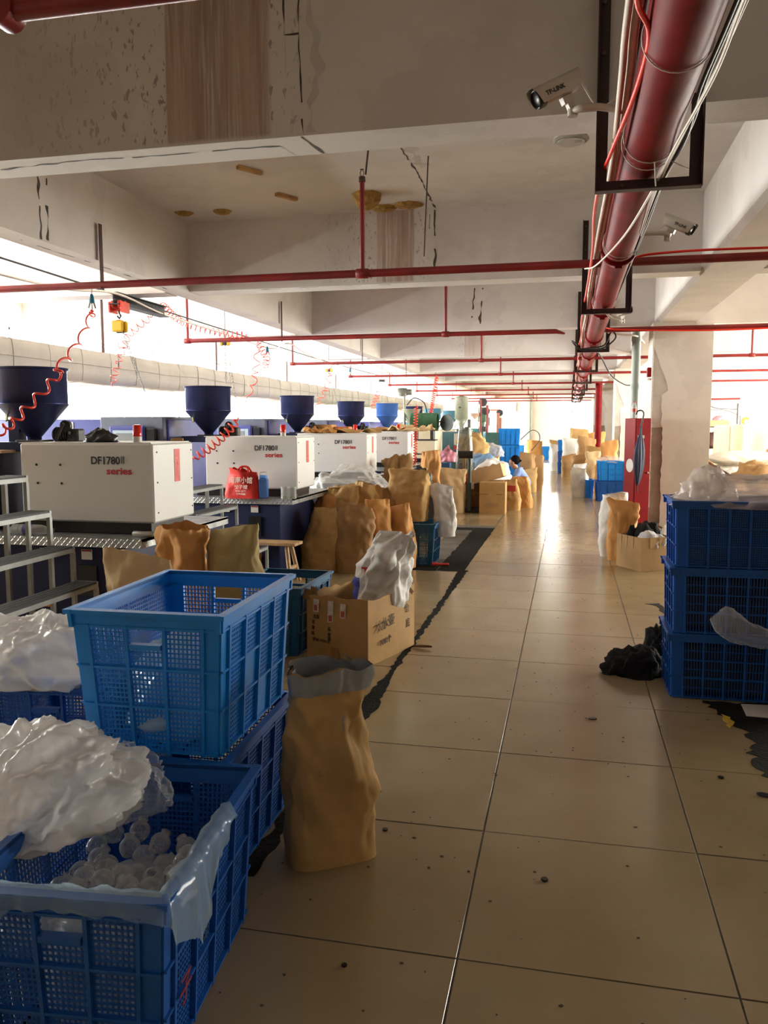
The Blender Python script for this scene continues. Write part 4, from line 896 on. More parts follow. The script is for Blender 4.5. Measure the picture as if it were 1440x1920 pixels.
def mat_film(name, c, alpha=.5, rough=.22):
    k = NT(name); k.base(c); k.b.inputs['Roughness'].default_value = rough; k.b.inputs['Specular IOR Level'].default_value = .7
    tr = k.new('ShaderNodeBsdfTransparent'); tl = k.new('ShaderNodeBsdfTranslucent'); tl.inputs[0].default_value = (*c, 1)
    m1 = k.new('ShaderNodeMixShader'); m1.inputs[0].default_value = .30; k.l.new(k.b.outputs[0], m1.inputs[1]); k.l.new(tl.outputs[0], m1.inputs[2])
    rn = k.new('ShaderNodeTexNoise', noise_type='RIDGED_MULTIFRACTAL'); k.l.new(k.map((1, 1.6, .8), rot=(.4, .3, .7)), rn.inputs['Vector']); rn.inputs['Scale'].default_value = 5.0; rn.inputs['Detail'].default_value = 4; rn.inputs['Distortion'].default_value = .8
    lw = k.new('ShaderNodeLayerWeight'); lw.inputs[0].default_value = .35
    fac = k.math('ADD', k.ramp(rn.outputs['Fac'], [(.15, max(0., alpha-.18)), (.55, alpha+.04), (.95, min(1., alpha+.4))]), k.math('MULTIPLY', lw.outputs['Facing'], .35), True)
    m2 = k.new('ShaderNodeMixShader'); k.l.new(fac, m2.inputs[0]); k.l.new(tr.outputs[0], m2.inputs[1]); k.l.new(m1.outputs[0], m2.inputs[2]); k.l.new(m2.outputs[0], k.out.inputs[0])
    k.bump(rn.outputs['Fac'], .6, .015); return k.m
FILM = mat_film('clear_film', (.75, .75, .73), .42); FILMW = mat_film('milky_film', (.90, .88, .85), .80, .18); FILMP = mat_film('pinkish_film', (.78, .68, .63), .66); FILMB = mat_film('blue_film', (.22, .45, .72), .6); FILMR = mat_film('red_film', (.75, .08, .06), .85)
FILMC = mat_film('thin_clear_film', (.80, .84, .88), .20, .12)
# ------------------------------------------------------------------ sacks
def sack(name, label, loc, w, d, h, mt, seed=0, style='open', lean=(0, 0), rz=0, group=None, cat='paper sack', crum=1.0, fill=.65, nu=64, nv=40, flare=0.0, collar=None, twist=0, topw=1.0, tilt0=1):
    t = thing(name, label, cat, loc, rz, group); P = []; th = twist; tilt = .22*sin(seed*2.3)*min(1, crum)*tilt0
    def ring(f, shrink=0.0, grow=0.0):
        out = []
        bul = 1+.06*sin(pi*min(1, f*1.25)); rx = w/2*bul*(1+(topw-1)*f+flare*f*f); ry = d/2*bul; n = 4.5-2.0*min(1, f*1.5)
        if style == 'closed': k_ = max(0, (f-.62)/.38); ry *= (1-k_**1.3*.90); rx *= 1+.05*k_; n = 3.0
        elif style == 'gather': k_ = max(0, (f-.70)/.30); g = 1-.82*sin(min(1, k_*1.35)*pi/2)+(.35*max(0, k_-.72)/.28); rx *= g; ry *= g
        else: ry *= 1-.16*f
        for i in range(nu):
            a = 2*pi*i/nu; c, s = cos(a), sin(a); e = 2/n
            x = (abs(c)**e)*(1 if c >= 0 else -1)*(rx-shrink+grow); y = (abs(s)**e)*(1 if s >= 0 else -1)*(ry-shrink+grow)
            q = Vector((x*5+seed*7.3, y*5, f*h*5)); amp = .030*crum*(.35+.65*f)*min(1.0, w/.3)
            dq = q*.55+Vector((0, 0, seed)); dq = dq+Vector((1, .6, .8))*noise.noise(dq*.8)*.7; sh = max(0, 1-abs(noise.noise(dq))*3.2)**1.5
            dn = amp*(.22*ridge(q*.4+Vector((0, 0, seed)), 1)+1.0*facet(Vector((q.x, q.y, q.z*.62))*1.25+Vector((seed, 0, 0)), 3))
            nx, ny = cos(a), sin(a)*(.6 if style == 'closed' and f > .8 else 1)
            fold = .012*crum*f*sin(3*a+seed*2+f*2.5)
            x += nx*(dn+fold)*min(1, f*6+.15); y += ny*(dn+fold)*min(1, f*6+.15)
            aa = th*f; x, y = x*cos(aa)-y*sin(aa), x*sin(aa)+y*cos(aa)
            zz = h*f*(1-.02*crum*max(0, noise.noise(q*.4)))+(0 if f < .9 else .022*crum*noise.noise(Vector((cos(a)*2.2+seed, sin(a)*2.2, 3)))*(f-.9)/.1*w/.35)
            zz += f**3*(tilt*x+.05*crum*w*noise.noise(Vector((x*9+seed, 0, 5)))); zz -= .05*h*(f**2)*abs(sin(seed*1.7))*max(0, abs(x)/w-.2)
            out.append(Vector((x+lean[0]*f**1.4*h, y+lean[1]*f**1.4*h, max(0.0, zz))))
        return out
    fs = [0, .03]+[.03+.97*j/(nv-2) for j in range(1, nv-1)]
    b = MB(); rings = [ring(f) for f in fs]
    b.grid([p for r in rings for p in r], nu, len(fs), True); b.add(rings[0], [tuple(reversed(range(nu)))])
    if style in ('closed', 'gather'):
        b.add(rings[-1], [tuple(range(nu))]); b.build('bag', mt, t)
    else:
        b.build('bag', mt, t); q = MB(); inn = [ring(f, .006) for f in fs if f >= fill-.05][::-1]
        q.grid([p for r in inn for p in r], nu, len(inn), True); q.add(inn[-1], [tuple(range(nu))])
        q.build('lining', collar[0] if collar else mt, t)
        if collar:
            q = MB(); fl = [f for f in fs if f >= 1-collar[1]]; cr_ = [ring(f, 0, .007) for f in fl]; q.grid([p for r in cr_ for p in r], nu, len(cr_), True); q.build('folded_collar', collar[0], t)
    return t
GS = 'paper sacks'
sack('paper_sack', 'tall kraft sack with grey turned-down collar standing in the foreground', (-.845, 2.82, 0), .33, .22, .73, KR, 3, 'open', (-.02, .01), R(32), GS, crum=1.25, nu=96, nv=64, collar=(LIN, .12), topw=.80, fill=.5, tilt0=0)
sack('paper_sack', 'light tan sack behind the left rim of the bright blue crate', (-2.58, 4.55, 0), .40, .24, .82, KRL, 5, 'closed', (0, 0), R(4), GS, nu=80, nv=52)
sack('paper_sack', 'orange kraft sack with wide open mouth beside the checker plate', (-2.50, 4.98, 0), .34, .30, .94, KRO, 7, 'open', (-.02, .02), R(-15), GS, crum=1.2, nu=80, nv=52, fill=.6)
sack('paper_sack', 'olive tan sack standing right of the open orange sack', (-2.17, 5.02, 0), .33, .22, .94, KROL, 9, 'closed', (.02, 0), R(-6), GS, nu=80, nv=52)
# group by the drain channel
sack('paper_sack', 'tan full sack leaning right, next to the wooden stool', (-2.66, 8.62, 0), .44, .30, .70, KR, 11, 'closed', (.28, 0), R(-5), GS)
sack('paper_sack', 'brown bulging sack between two tan sacks in the front heap', (-2.28, 8.60, 0), .38, .32, .74, KRB, 13, 'closed', (.03, .02), R(8), GS, crum=1.3)
sack('paper_sack', 'narrow orange-brown sack squeezed behind the brown bulging sack', (-2.03, 8.88, 0), .26, .28, .78, KRO, 15, 'closed', (-.05, 0), R(20), GS)
sack('paper_sack', 'orange sack in front of the dark teal crate', (-1.84, 9.0, 0), .36, .22, .70, KRO, 17, 'closed', (-.1, 0), R(-8), GS)
sack('paper_sack', 'large kraft sack perched upright on the dark teal crate', (-1.80, 9.42, .485), .40, .30, .60, KR, 19, 'closed', (-.02, 0), R(-6), GS, crum=1.3)
sack('paper_sack', 'open-mouthed kraft sack at the back of the front heap', (-2.32, 9.25, 0), .30, .26, .93, KR, 21, 'open', (.06, 0), R(15), GS, fill=.75, crum=1.3)
sack('paper_sack', 'crumpled tan sack folded over at the back of the heap', (-2.62, 9.2, 0), .36, .26, .90, KR, 23, 'closed', (.10, 0), R(-12), GS, crum=1.8)
sack('paper_sack', 'dark brown sack leaning in shadow behind the perched sack', (-2.05, 9.35, 0), .30, .24, .88, KRB, 25, 'closed', (.02, 0), R(10), GS, crum=1.4)
sack('paper_sack', 'small orange crumpled sack at the left of the heap', (-2.72, 9.15, 0), .26, .24, .80, KRO, 27, 'closed', (0, 0), R(10), GS, crum=1.8)
sack('plastic_sack', 'white shopping-bag style sack with green print beside the perched sack', (-1.40, 9.5, .30), .24, .22, .60, WOV, 29, 'closed', (-.05, 0), R(10), GS, 'plastic sack', crum=1.5)
sack('paper_sack', 'brown opened sack in front of the fourth machine', (-2.45, 11.6, 0), .38, .28, 1.15, KRB, 31, 'open', (.02, 0), R(-15), GS, crum=2.0, fill=.85)
sack('paper_sack', 'upright orange sack before the beige machine', (-2.25, 13.6, 0), .30, .26, 1.17, KRO, 33, 'open', (0, 0), R(10), GS, crum=1.1)
sack('paper_sack', 'slim light tan sack left of the full tan sack', (-2.30, 14.95, 0), .22, .28, .80, KRL, 35, 'closed', (0, 0), 0, GS)
sack('paper_sack', 'full light tan sack standing before the platform scale', (-2.03, 14.90, 0), .40, .30, .80, KRL, 37, 'closed', (-.01, 0), R(3), GS)
t = sack('paper_sack', 'kraft sack with red print leaning on the carton near the person', (-1.02, 15.5, 0), .32, .22, .56, KR, 39, 'closed', (-.12, 0), R(-10), GS)
MB().b2((-.17, -.125, .36), (.10, -.118, .47)).build('red_print', M('sack_red_print', (.5, .06, .04), .7), t)
sack('paper_sack', 'orange open sack directly in front of the seated person', (-.80, 16.0, 0), .28, .22, .60, KRO, 41, 'open', (-.16, 0), R(-12), GS, fill=.6)
for i, (x, y, w, h, mt, lb) in enumerate(((-1.00, 20.2, .42, .92, KRB, 'brown sack just right of the tall blue stack'), (-.76, 20.6, .30, .86, KRB, 'brown sack on the aisle side of the sacks behind the person'), (-.90, 19.8, .34, .55, KR, 'low sack in front of the sacks behind the person'), (-1.35, 34.5, .6, .95, KRO, 'open orange sack far down the aisle left side'), (-.5, 40.5, .8, .8, KR, 'pale sack near the far window'))):
    sack('paper_sack', lb, (x, y, 0), w, .3, h, mt, 43+i*2, 'closed' if i != 3 else 'open', (0, 0), R(6*i), GS, nu=28, nv=16, crum=1.3)
# right side
sack('woven_sack', 'white woven sack standing behind the orange kraft sack', (.56, 10.30, 0), .30, .24, .77, WOV, 55, 'open', (.02, 0), R(-5), GS, 'woven sack', fill=.9, crum=.8)
sack('paper_sack', 'orange kraft sack leaning by the carton of rags', (.635, 10.0, 0), .30, .22, .71, KRO, 57, 'closed', (.02, 0), R(-6), GS, crum=1.2)
FAR = ((.26, 18.5, .32, .24, .66, WOVC, 'closed', 'clear-wrapped white sack standing on the aisle edge', 0), (.58, 20.3, .30, .25, .95, KRL, 'closed', 'tall yellow-tan sack behind the blue crates', 0), (.80, 19.8, .36, .28, .85, KRO, 'closed', 'orange sack leaning beside the tall yellow-tan sack', 0), (1.0, 20.8, .36, .3, 1.2, KRO, 'closed', 'high orange sack against the second column', 0), (.02, 25.5, .42, .34, .68, KRB, 'closed', 'brown sack at the aisle end of the far heap', 0), (.35, 24.6, .5, .36, .72, KRB, 'closed', 'squat brown sack in the far heap', 0), (.1, 27.0, .5, .4, 1.15, WOV, 'closed', 'white sack in the far heap', 0), (.55, 26.2, .5, .4, 1.2, KRB, 'closed', 'dark brown sack in the middle of the far heap', 0), (.75, 24.2, .5, .4, .95, KR, 'closed', 'tan sack on the column side of the far heap', 0), (-.35, 29.2, .5, .4, .9, WOV, 'closed', 'white sack draped at the far aisle edge', 0), (.35, 28.5, .6, .4, 1.45, KR, 'closed', 'tan sack topping the far heap', 0), (.85, 27.5, .5, .4, 1.35, KRO, 'closed', 'orange-brown sack at the back of the far heap', 0), (.3, 22.3, .34, .3, .55, WOV, 'closed', 'small white bundle at the foot of the far heap', 0), (.62, 22.6, .36, .3, .62, KRB, 'closed', 'small brown bundle at the foot of the far heap', 0))
for i, (x, y, w, d, h, mt, st, lb, z) in enumerate(FAR):
    sack('paper_sack' if mt not in (WOV, WOVC) else 'woven_sack', lb, (x, y, z), w, d, h, mt, 60+i*3, st, (0.03*(i % 3-1), 0), R(17*i % 40-20), 'sacks along the right side of the aisle', nu=28, nv=18, crum=1.4)

# ------------------------------------------------------------------ lumps of film and cloth
BLKC = M('black_cloth', (.006, .005, .005), .95, 0, .4, 20, .8, 60); WHG = M('white_cotton', (.70, .70, .72), .9, 0, .06, 12, .5, 60)
GP = 'crumpled plastic bags'
lump('plastic_bag', 'big clear plastic bag swelling behind the front sack heap', (-2.62, 9.75, .45), 1.05, .6, .62, FILM, 2, 'plastic bag', .26, 0, GP, 90, 44)
lump('plastic_bag', 'milky plastic sack slumped on the left-edge crate', (-2.20, 3.12, .52), .66, .52, .26, FILMW, 4, 'plastic bag', .26, R(10), GP, 140, 70, freq=2.6)
lump('plastic_bag', 'milky crumpled plastic bag hanging over the front crate, bottom left', (-1.56, 2.10, .44), .60, .52, .25, FILMW, 6, 'plastic bag', .30, R(-20), GP, 170, 84, freq=2.6)
lump('plastic_bag', 'thin clear film trailing from the bottom-left bag', (-1.32, 2.16, .46), .30, .24, .15, FILMC, 8, 'plastic bag', .4, R(-30), GP, 90, 44, freq=1.5)
lump('plastic_bag', 'pinkish clear plastic heaped on the top right crate', (1.12, 5.16, 1.13), .95, .44, .17, FILMP, 10, 'plastic bag', .34, 0, GP, 150, 60, freq=2.2)
lump('plastic_bag', 'white plastic bag corner standing up at the left of the right crate', (.80, 5.12, 1.12), .30, .30, .22, FILMP, 11, 'plastic bag', .25, 0, GP, 64, 32)
lump('plastic_bag', 'bag of clear parts filling the bright blue crate', (-1.365, 2.80, .51), .44, .64, .30, mat_film('parts_film', (.55, .75, .86), .72, .1), 12, 'plastic bag', .12, 0, GP, 80, 36, .5)
lump('plastic_bag', 'white plastic bag behind the carton near the person', (-1.45, 15.9, .55), .7, .5, .35, FILMW, 14, 'plastic bag', .25, 0, GP)
lump('plastic_bag', 'blue plastic bag behind the platform scale', (-1.75, 17.2, .62), .75, .5, .32, FILMB, 16, 'plastic bag', .25, 0, GP)
lump('plastic_bag', 'red plastic bag tucked behind the tilted carton', (-1.78, 15.4, .50), .55, .4, .22, FILMR, 18, 'plastic bag', .25, 0, GP)
lump('plastic_bag', 'clear wrapped bundle in front of the teal cabinet', (-1.75, 18.2, .90), .7, .45, .3, FILM, 20, 'plastic bag', .25, 0, GP)
lump('paper_bundle', 'kraft paper bundle in front of the teal cabinet sign', (-2.0, 17.9, .95), .6, .4, .40, KR, 22, 'paper', .3, 0)
lump('plastic_bag', 'clear plastic over the goods in the crate beside the red cabinet', (.90, 17.9, .80), .58, .46, .12, FILM, 24, 'plastic bag', .2, 0, GP)
lump('black_rag', 'black rag lying on the floor against the right crates', (.455, 5.42, 0), .34, .26, .16, BLKC, 26, 'rag', .40, R(15), None, 64, 32, .1, 1.6)
lump('black_rag', 'black rag strip trailing from the floor rag to the crate', (.63, 5.66, 0), .20, .22, .24, BLKC, 27, 'rag', .4, 0, None, 40, 24)
# clear bag hooked to the front of the right stack
b = MB(); P = []; nu, nv = 40, 26
for j in range(nv):
    f = j/(nv-1)
    for i in range(nu):
        a = 2*pi*i/nu; rr = .090*sin(min(1, f*5+.2)*pi/2)*(1-.55*f); q = Vector((cos(a)*1.6, sin(a)*1.6, f*4+7)); rr *= 1+.35*ridge(q, 3)
        P.append((.835+f*.36+.03*sin(a)*(1-f), 4.91-.05-.45*rr*cos(a)*1.0-.0, .53-.13*f-.04*sin(f*3)+rr*sin(a)))
b.grid(P, nu, nv, True); tag(b.build('plastic_bag', mat_film('hooked_clear_film', (.85, .88, .92), .36, .1)), 'clear plastic bag hooked on the front of the right-hand crate stack', 'plastic bag', GP)
# film roll next to the scale
t = thing('film_roll', 'upright translucent film sheet gathered beside the platform scale', 'film', (-1.93, 15.6, 0)); b = MB(); P = []
for j in range(20):
    f = j/19
    for i in range(24): a = 2*pi*i/24; rr = .12+.05*sin(f*pi)+.03*ridge(Vector((cos(a)*2, sin(a)*2, f*.8)), 2); P.append((rr*cos(a), rr*sin(a)*.6, .1+1.45*f))
b.grid(P, 24, 20, True).build('film', mat_film('grey_film', (.15, .14, .10), .75), t); MB().cyl((0, 0, 0), (0, 0, 1.2), .03, 10).build('core', CARD, t)

# ------------------------------------------------------------------ lining film of the front crate and the clear ball jars
b = MB(); P = []; cols = []
L0, L1 = Vector((-.27, -.378, .49)), Vector((.262, -.378, .49)); L2 = Vector((.262, .10, .49))
path = [L0.lerp(L1, k/34) for k in range(35)]+[L1.lerp(L2, k/26) for k in range(1, 27)]
for i, p in enumerate(path):
    corner = max(0, 1-abs(i-36)/13); side = i > 34
    out = Vector((0, -1, 0)) if i < 33 else (Vector((.7, -.7, 0)) if i < 37 else Vector((1, 0, 0)))
    hang = .035+.03*max(0, noise.noise(Vector((i*.3, 1, 0))))+.13*max(0, 1-abs(i-42)/10)+(.03 if side else 0)
    if i > 56: hang *= .4
    row = [p-out*.05+Vector((0, 0, -.22)), p-out*.03+Vector((0, 0, -.08)), p-out*.012+Vector((0, 0, .012)), p+out*.016+Vector((0, 0, .016)), p+out*.034+Vector((0, 0, -.012)), p+out*(.036+.01*corner)+Vector((0, 0, -hang*.5)), p+out*(.03+.022*corner)+Vector((0, 0, -hang))]
    cols.append([q+Vector((.012*noise.noise(q*26), .012*noise.noise(q*26+Vector((5, 0, 0))), .014*noise.noise(q*22+Vector((0, 7, 0))))) for q in row])
b.grid([cols[i][j] for j in range(7) for i in range(len(path))], len(path), 7)
o = tag(b.build('crate_liner', mat_film('blue_tint_film', (.58, .78, .90), .42, .12), None, (-1.21, 2.02, 0), R(5.5)), 'clear film lining folded over the rim of the front crate', 'plastic liner')
def mat_jar():
    k = NT('clear_plastic_jar'); tr = k.new('ShaderNodeBsdfTransparent'); tr.inputs[0].default_value = (.93, .94, .94, 1)
    lw = k.new('ShaderNodeLayerWeight'); lw.inputs[0].default_value = .45; k.base((.78, .78, .76)); k.b.inputs['Roughness'].default_value = .12
    mx = k.new('ShaderNodeMixShader'); k.l.new(k.ramp(lw.outputs['Facing'], [(0., .26), (.6, .40), (1., .9)]), mx.inputs[0]); k.l.new(tr.outputs[0], mx.inputs[1]); k.l.new(k.b.outputs[0], mx.inputs[2]); k.l.new(mx.outputs[0], k.out.inputs[0]); return k.m
JAR = mat_jar()
jm = MB().lathe([(.012, -.0305), (.022, -.026), (.030, -.012), (.0325, .002), (.030, .015), (.021, .026), (.0155, .030), (.0155, .038), (.0175, .0385), (.0175, .041), (.013, .041), (.013, .028)], (0, 0, 0), 20).mesh('ball_jar'); jm.materials.append(JAR)
rm = MB().lathe([(.0305, -.004), (.0335, -.002), (.0335, .002), (.0305, .004)], (0, 0, 0), 20).mesh('seam_ring'); rm.materials.append(JAR)
random.seed(11); placed = []; rot = Matrix.Rotation(R(5.5), 3, 'Z'); tries = 0
while len(placed) < 86 and tries < 9000:
    tries += 1; lx_, ly_ = random.uniform(-.20, .195), random.uniform(-.30, .24)
    base = .295+.055*noise.noise(Vector((lx_*5, ly_*5, 2)))+.05*(lx_+.1); layer = 0 if len(placed) < 56 else 1; z = base+layer*.05
    if all((lx_-a)**2+(ly_-c)**2+(z-e)**2 > .060**2 for a, c, e in placed): placed.append((lx_, ly_, z))
for i, (a, c, e) in enumerate(placed):
    t = bpy.data.objects.new('ball_jar', jm); col.objects.link(t); p = rot @ Vector((a, c, 0)); t.location = (-1.21+p.x, 2.02+p.y, e); t.rotation_euler = (random.uniform(-1.3, 1.3), random.uniform(-1.3, 1.3), random.uniform(0, 6))
    tag(t, 'clear round ball jar loose in the front blue crate', 'jar', 'clear ball jars in the front crate')
lump('plastic_bag', 'bag of clear jars underneath the loose ball jars', (-1.21, 2.02, .013), .42, .62, .29, FILM, 30, 'plastic bag', .06, R(5.5), GP, 40, 20, .6)
# hand-drawn marks on the front crate's side
for p, s, mt in (('丁', .09, LETT), ('子', .09, M('mark_red', (.25, .01, .01), .6, 0, 0))):
    o = text_mesh(p, 'marker_writing', s, mt, crateF, face_m((.262, -.10 if p == '丁' else -.26, .22 if p == '丁' else .15), (0, 1, .0), (.06, 0, 1)), .001)

# ------------------------------------------------------------------ cartons
def carton(name, label, loc, w, d, h, rz, mt, bulge=.02, top='torn', seed=1, wall=.006):
    t = thing(name, label, 'carton', loc, rz); b = MB(); n = 10; m = 8
    def side(a, c, nrm):
        P = []; Q = []
        for j in range(m):
            f = j/(m-1)
            for i in range(n):
                u = i/(n-1); p = Vector(a).lerp(Vector(c), u); bg_ = bulge*sin(pi*u)*sin(pi*min(1, f*.9+.1))
                zz = h*f+(0 if j < m-1 else (.022*noise.noise(Vector((p.x*14+seed, p.y*14, 1)))+.03*noise.noise(Vector((p.x*5, p.y*5, seed))))*(1 if top == 'torn' else .1))
                P.append(p+Vector(nrm)*bg_+Vector((0, 0, zz))); Q.append(p+Vector(nrm)*(bg_-wall)+Vector((0, 0, zz)))
        q = MB(); q.grid(P, n, m, smooth=True); q.grid(Q, n, m, smooth=True)
        q.add([P[(m-1)*n+i] for i in range(n)]+[Q[(m-1)*n+i] for i in range(n)], [(i, i+1, n+i+1, n+i) for i in range(n-1)])
        return q.build('side_wall', mt, t)
    x, y = w/2, d/2
    S = [side((-x, -y, 0), (x, -y, 0), (0, -1, 0)), side((x, -y, 0), (x, y, 0), (1, 0, 0)), side((x, y, 0), (-x, y, 0), (0, 1, 0)), side((-x, y, 0), (-x, -y, 0), (-1, 0, 0))]
    MB().b2((-x, -y, .002), (x, y, .008)).build('bottom', mt, t)
    return t, S
ct, cs = carton('carton', 'battered brown carton with torn rim and handwriting', (-1.41, 5.54, 0), .50, .64, .44, R(-18), CARD, .025)
INKB = M('brown_marker', (.07, .035, .015), .8, 0, 0); TAPE = M('packing_tape', (.60, .55, .50), .25, 0, .2, 30); TAPR = M('tape_red_print', (.42, .08, .06), .4, 0, .2, 60)
# handwriting on the right-hand wall (bulged: keep the strokes just proud of it)
for body, sz, u, v, sl in (('大水壶', .085, .30, .23, .10), ('仓', .07, .78, .28, 0), ('底', .07, .80, .17, 0), ('1000个', .055, .30, .12, .05)):
    text_mesh(body, 'handwriting', sz, INKB, cs[1], face_m((.25+.0275*sin(pi*u)*.98+.002, -.32+.64*u, v), (0, 1, sl), (0, 0, 1)), .0006, .95)
for x, z0, z1 in ((-.18, .33, .42), (-.06, .27, .42), (.04, .31, .41)):
    o = MB().b2((x, -.345, z0), (x+.045, -.343, z1)); o.v = [(p[0]+(.04*(p[2]-.33) if 1 else 0), p[1]+.004, p[2]) for p in o.v]; q = o.build('tape_strip', TAPE, cs[0]); MB().b2((x+.008, -.343, z0+.01), (x+.035, -.3405, z0+.05)).build('tape_print', TAPR, ct)
for body, x, z in (('北京', -.16, .285), ('百', -.185, .245), ('货', -.188, .205), ('纸', -.19, .165), ('箱40', -.165, .125), ('×10×10', -.085, .125), ('品', -.045, .215), ('质', -.045, .175), ('量', -.045, .148)):
    text_mesh(body, 'stencil_print', .030, INKB, cs[0], face_m((x, -.3225-.025*sin(pi*(x+.25)/.5)*sin(pi*min(1, z/.44*.9+.1)), z), (1, -.10*cos(pi*(x+.25)/.5), 0), (0, 0, 1)), .0008, .9)
for i, (x, y, z, a) in enumerate(((-.24, -.31, .44, 20), (-.20, -.30, .46, -20), (.22, .30, .42, 35), (.245, .25, .40, 70))):
    MB().cbox((x, y, z), (.07, .012, .07), .003, R(a), Matrix.Rotation(R(25*(i-1)), 3, 'X')).build('torn_flap', CARDD, ct)
MB().b2((-.03, -.3455, .0), (.03, -.3435, .10)).build('tape_strip', M('brown_tape', (.30, .16, .05), .35), ct)
t = sack('woven_sack', 'white woven sack with red and blue print dumped upside down in the torn carton', (-1.30, 5.62, .30), .36, .28, .54, WOV, 71, 'closed', (.22, .05), R(-18), None, 'woven sack', crum=2.4, nu=72, nv=44, topw=.72)
def mat_printed():
    k = NT('woven_printed'); x, y, z = k.sep(k.co()); rect = lambda a, b, c, d: k.math('MULTIPLY', k.math('MULTIPLY', k.math('GREATER_THAN', x, a), k.math('LESS_THAN', x, b)), k.math('MULTIPLY', k.math('GREATER_THAN', z, c), k.math('LESS_THAN', z, d)))
    fr = k.math('LESS_THAN', y, .02); c = k.ramp(k.noise(3, 5), [(.3, (.60, .58, .55)), (.7, (.76, .74, .71))])
    c = k.mix(k.math('MULTIPLY', fr, k.math('MAXIMUM', rect(-.10, -.03, .285, .30), rect(-.075, -.058, .25, .30))), c, (.55, .03, .03)); c = k.mix(k.math('MULTIPLY', fr, rect(-.4, -.105, -.1, .22)), c, (.06, .07, .42))
    k.base(c); k.b.inputs['Roughness'].default_value = .7; k.bump(k.noise(12, 6, .6), .6, .015); return k.m
for ch in t.children: ch.data.materials[0] = mat_printed()
ct2, cs2 = carton('carton', 'open brown carton full of rags beside the orange sack', (.86, 9.52, 0), .42, .46, .37, R(30), CARDL, .006, 'clean', 3)
for s in (0, 3):
    for u in (-.10, .02, .13):
        if s == 0: MB().b2((u, -.2375, .25), (u+.03, -.2355, .365)).build('tape_strip', M('kraft_tape', (.50, .33, .15), .4), ct2)
        else: MB().b2((-.2175, u, .25), (-.2155, u+.03, .365)).build('tape_strip', M('kraft_tape', (.50, .33, .15), .4), ct2)
lump('black_rag', 'large black cloth heaped in the carton of rags', (.88, 9.62, .05), .38, .36, .46, BLKC, 34, 'rag', .22, 0, None, 48, 28)
lump('black_rag', 'small black cloth hanging at the left of the carton of rags', (.72, 9.58, .05), .22, .24, .37, BLKC, 35, 'rag', .25, 0, None, 40, 24)
lump('cotton_gloves', 'white cotton gloves lying on top of the carton of rags', (.90, 9.42, .25), .30, .22, .155, WHG, 36, 'gloves', .35, R(-15), None, 56, 28)
lump('plastic_bag', 'bit of white plastic behind the carton of rags', (1.10, 9.65, .10), .18, .2, .36, FILMW, 37, 'plastic bag', .25, 0, GP)
tag(MB().tube(cat_curve([(.80, 9.75, .38), (.95, 9.7, .47), (1.05, 9.62, .44)], 5), .012, 6).build('wood_stick', WOODB), 'thin wooden stick lying across the carton of rags', 'stick')
ct3, cs3 = carton('carton', 'closed brown carton standing in front of the seated person', (-1.32, 14.95, 0), .46, .46, .56, 0, CARD, .008, 'clean', 5)
MB().b2((-.23, -.23, .56), (.23, .23, .566)).build('lid', CARD, ct3); MB().b2((-.13, -.243, .12), (.12, -.240, .20)).build('print', M('carton_print', (.34, .20, .08), .8), ct3); MB().b2((-.225, -.236, .35), (.225, -.234, .36)).build('lid_crease', CARDD, ct3)
ct4, cs4 = carton('carton', 'tilted open carton lying on the closed carton', (-1.42, 15.2, .575), .62, .40, .25, R(-6), CARDL, .02, 'torn', 6); ct4.rotation_euler = (R(-4), R(-16), R(-4))
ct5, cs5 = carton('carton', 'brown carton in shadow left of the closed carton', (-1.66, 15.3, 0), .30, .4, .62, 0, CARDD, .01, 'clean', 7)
for lb, x, y, w, d, h in (('plain carton under the kraft and clear bundles', -1.88, 18.0, .80, .5, .90), ('plain carton under the blue plastic bag', -1.75, 17.2, .6, .44, .61), ('plain carton under the white plastic bag near the person', -1.45, 15.9, .5, .4, .54)):
    q, _s = carton('carton', lb, (x, y, 0), w, d, h-.008, 0, CARD, .006, 'clean', 9); MB().b2((-w/2, -d/2, h-.008), (w/2, d/2, h)).build('lid', CARD, q)
# ------------------------------------------------------------------ things on and around the machines
t = thing('wooden_stool', 'low wooden stool standing in front of the second machine', 'stool', (-2.93, 7.85, 0), R(-3))
WOODS = M('stool_wood', (.40, .24, .11), .6, 0, .25, 8, .2, 30)
for q in (-.055, .055): MB().cbox((0, q, .405), (.56, .105, .032), .004).build('seat_board', WOODS, t)
for sx in (-1, 1):
    for sy in (-1, 1):
        m = MB(); a = Vector((sx*.17, sy*.06, .39)); c = Vector((sx*.235, sy*.12, 0)); m.tube([a, c], .024, 4); m.build('leg', WOODS, t)
    MB().cbox((sx*.205, 0, .16), (.03, .20, .035), .003).build('stretcher', WOODS, t)
t = thing('shopping_bag', 'red shopping bag with white lettering on the second machine ledge', 'bag', (-3.28, 7.93, .851))
REDB = M('red_nonwoven', (.62, .02, .012), .6, 0, .12, 8, .3, 20)
bag = sack('shopping_bag_body', '', (0, 0, 0), .37, .13, .29, REDB, 81, 'open', (.04, 0), 0, None, 'bag', crum=.9, nu=44, nv=22, topw=.78, fill=.8)
for ch in list(bag.children): ch.parent = t
bpy.data.objects.remove(bag)
for s in (-1, 1): MB().tube(cat_curve([(-.05, s*.035, .27), (-.01, s*.03, .325), (.05, s*.02, .32), (.08, s*.035, .27)], 5), .010, 6).build('handle', REDB, t)
LW = M('bag_lettering', (.75, .62, .55), .7, 0, 0)
for body, sz, z, xs in (('闽南小馆', .072, .165, .9), ('饺子馆', .045, .105, 1.1), ('地址·订餐', .022, .07, 1.3), ('欢迎光临', .020, .042, 1.3)):
    text_mesh(body, 'lettering', sz, LW, t, face_m((.01, -.093, z), (1, 0, 0), (.06 if 0 else 0, .22, 1)), .0008, xs)
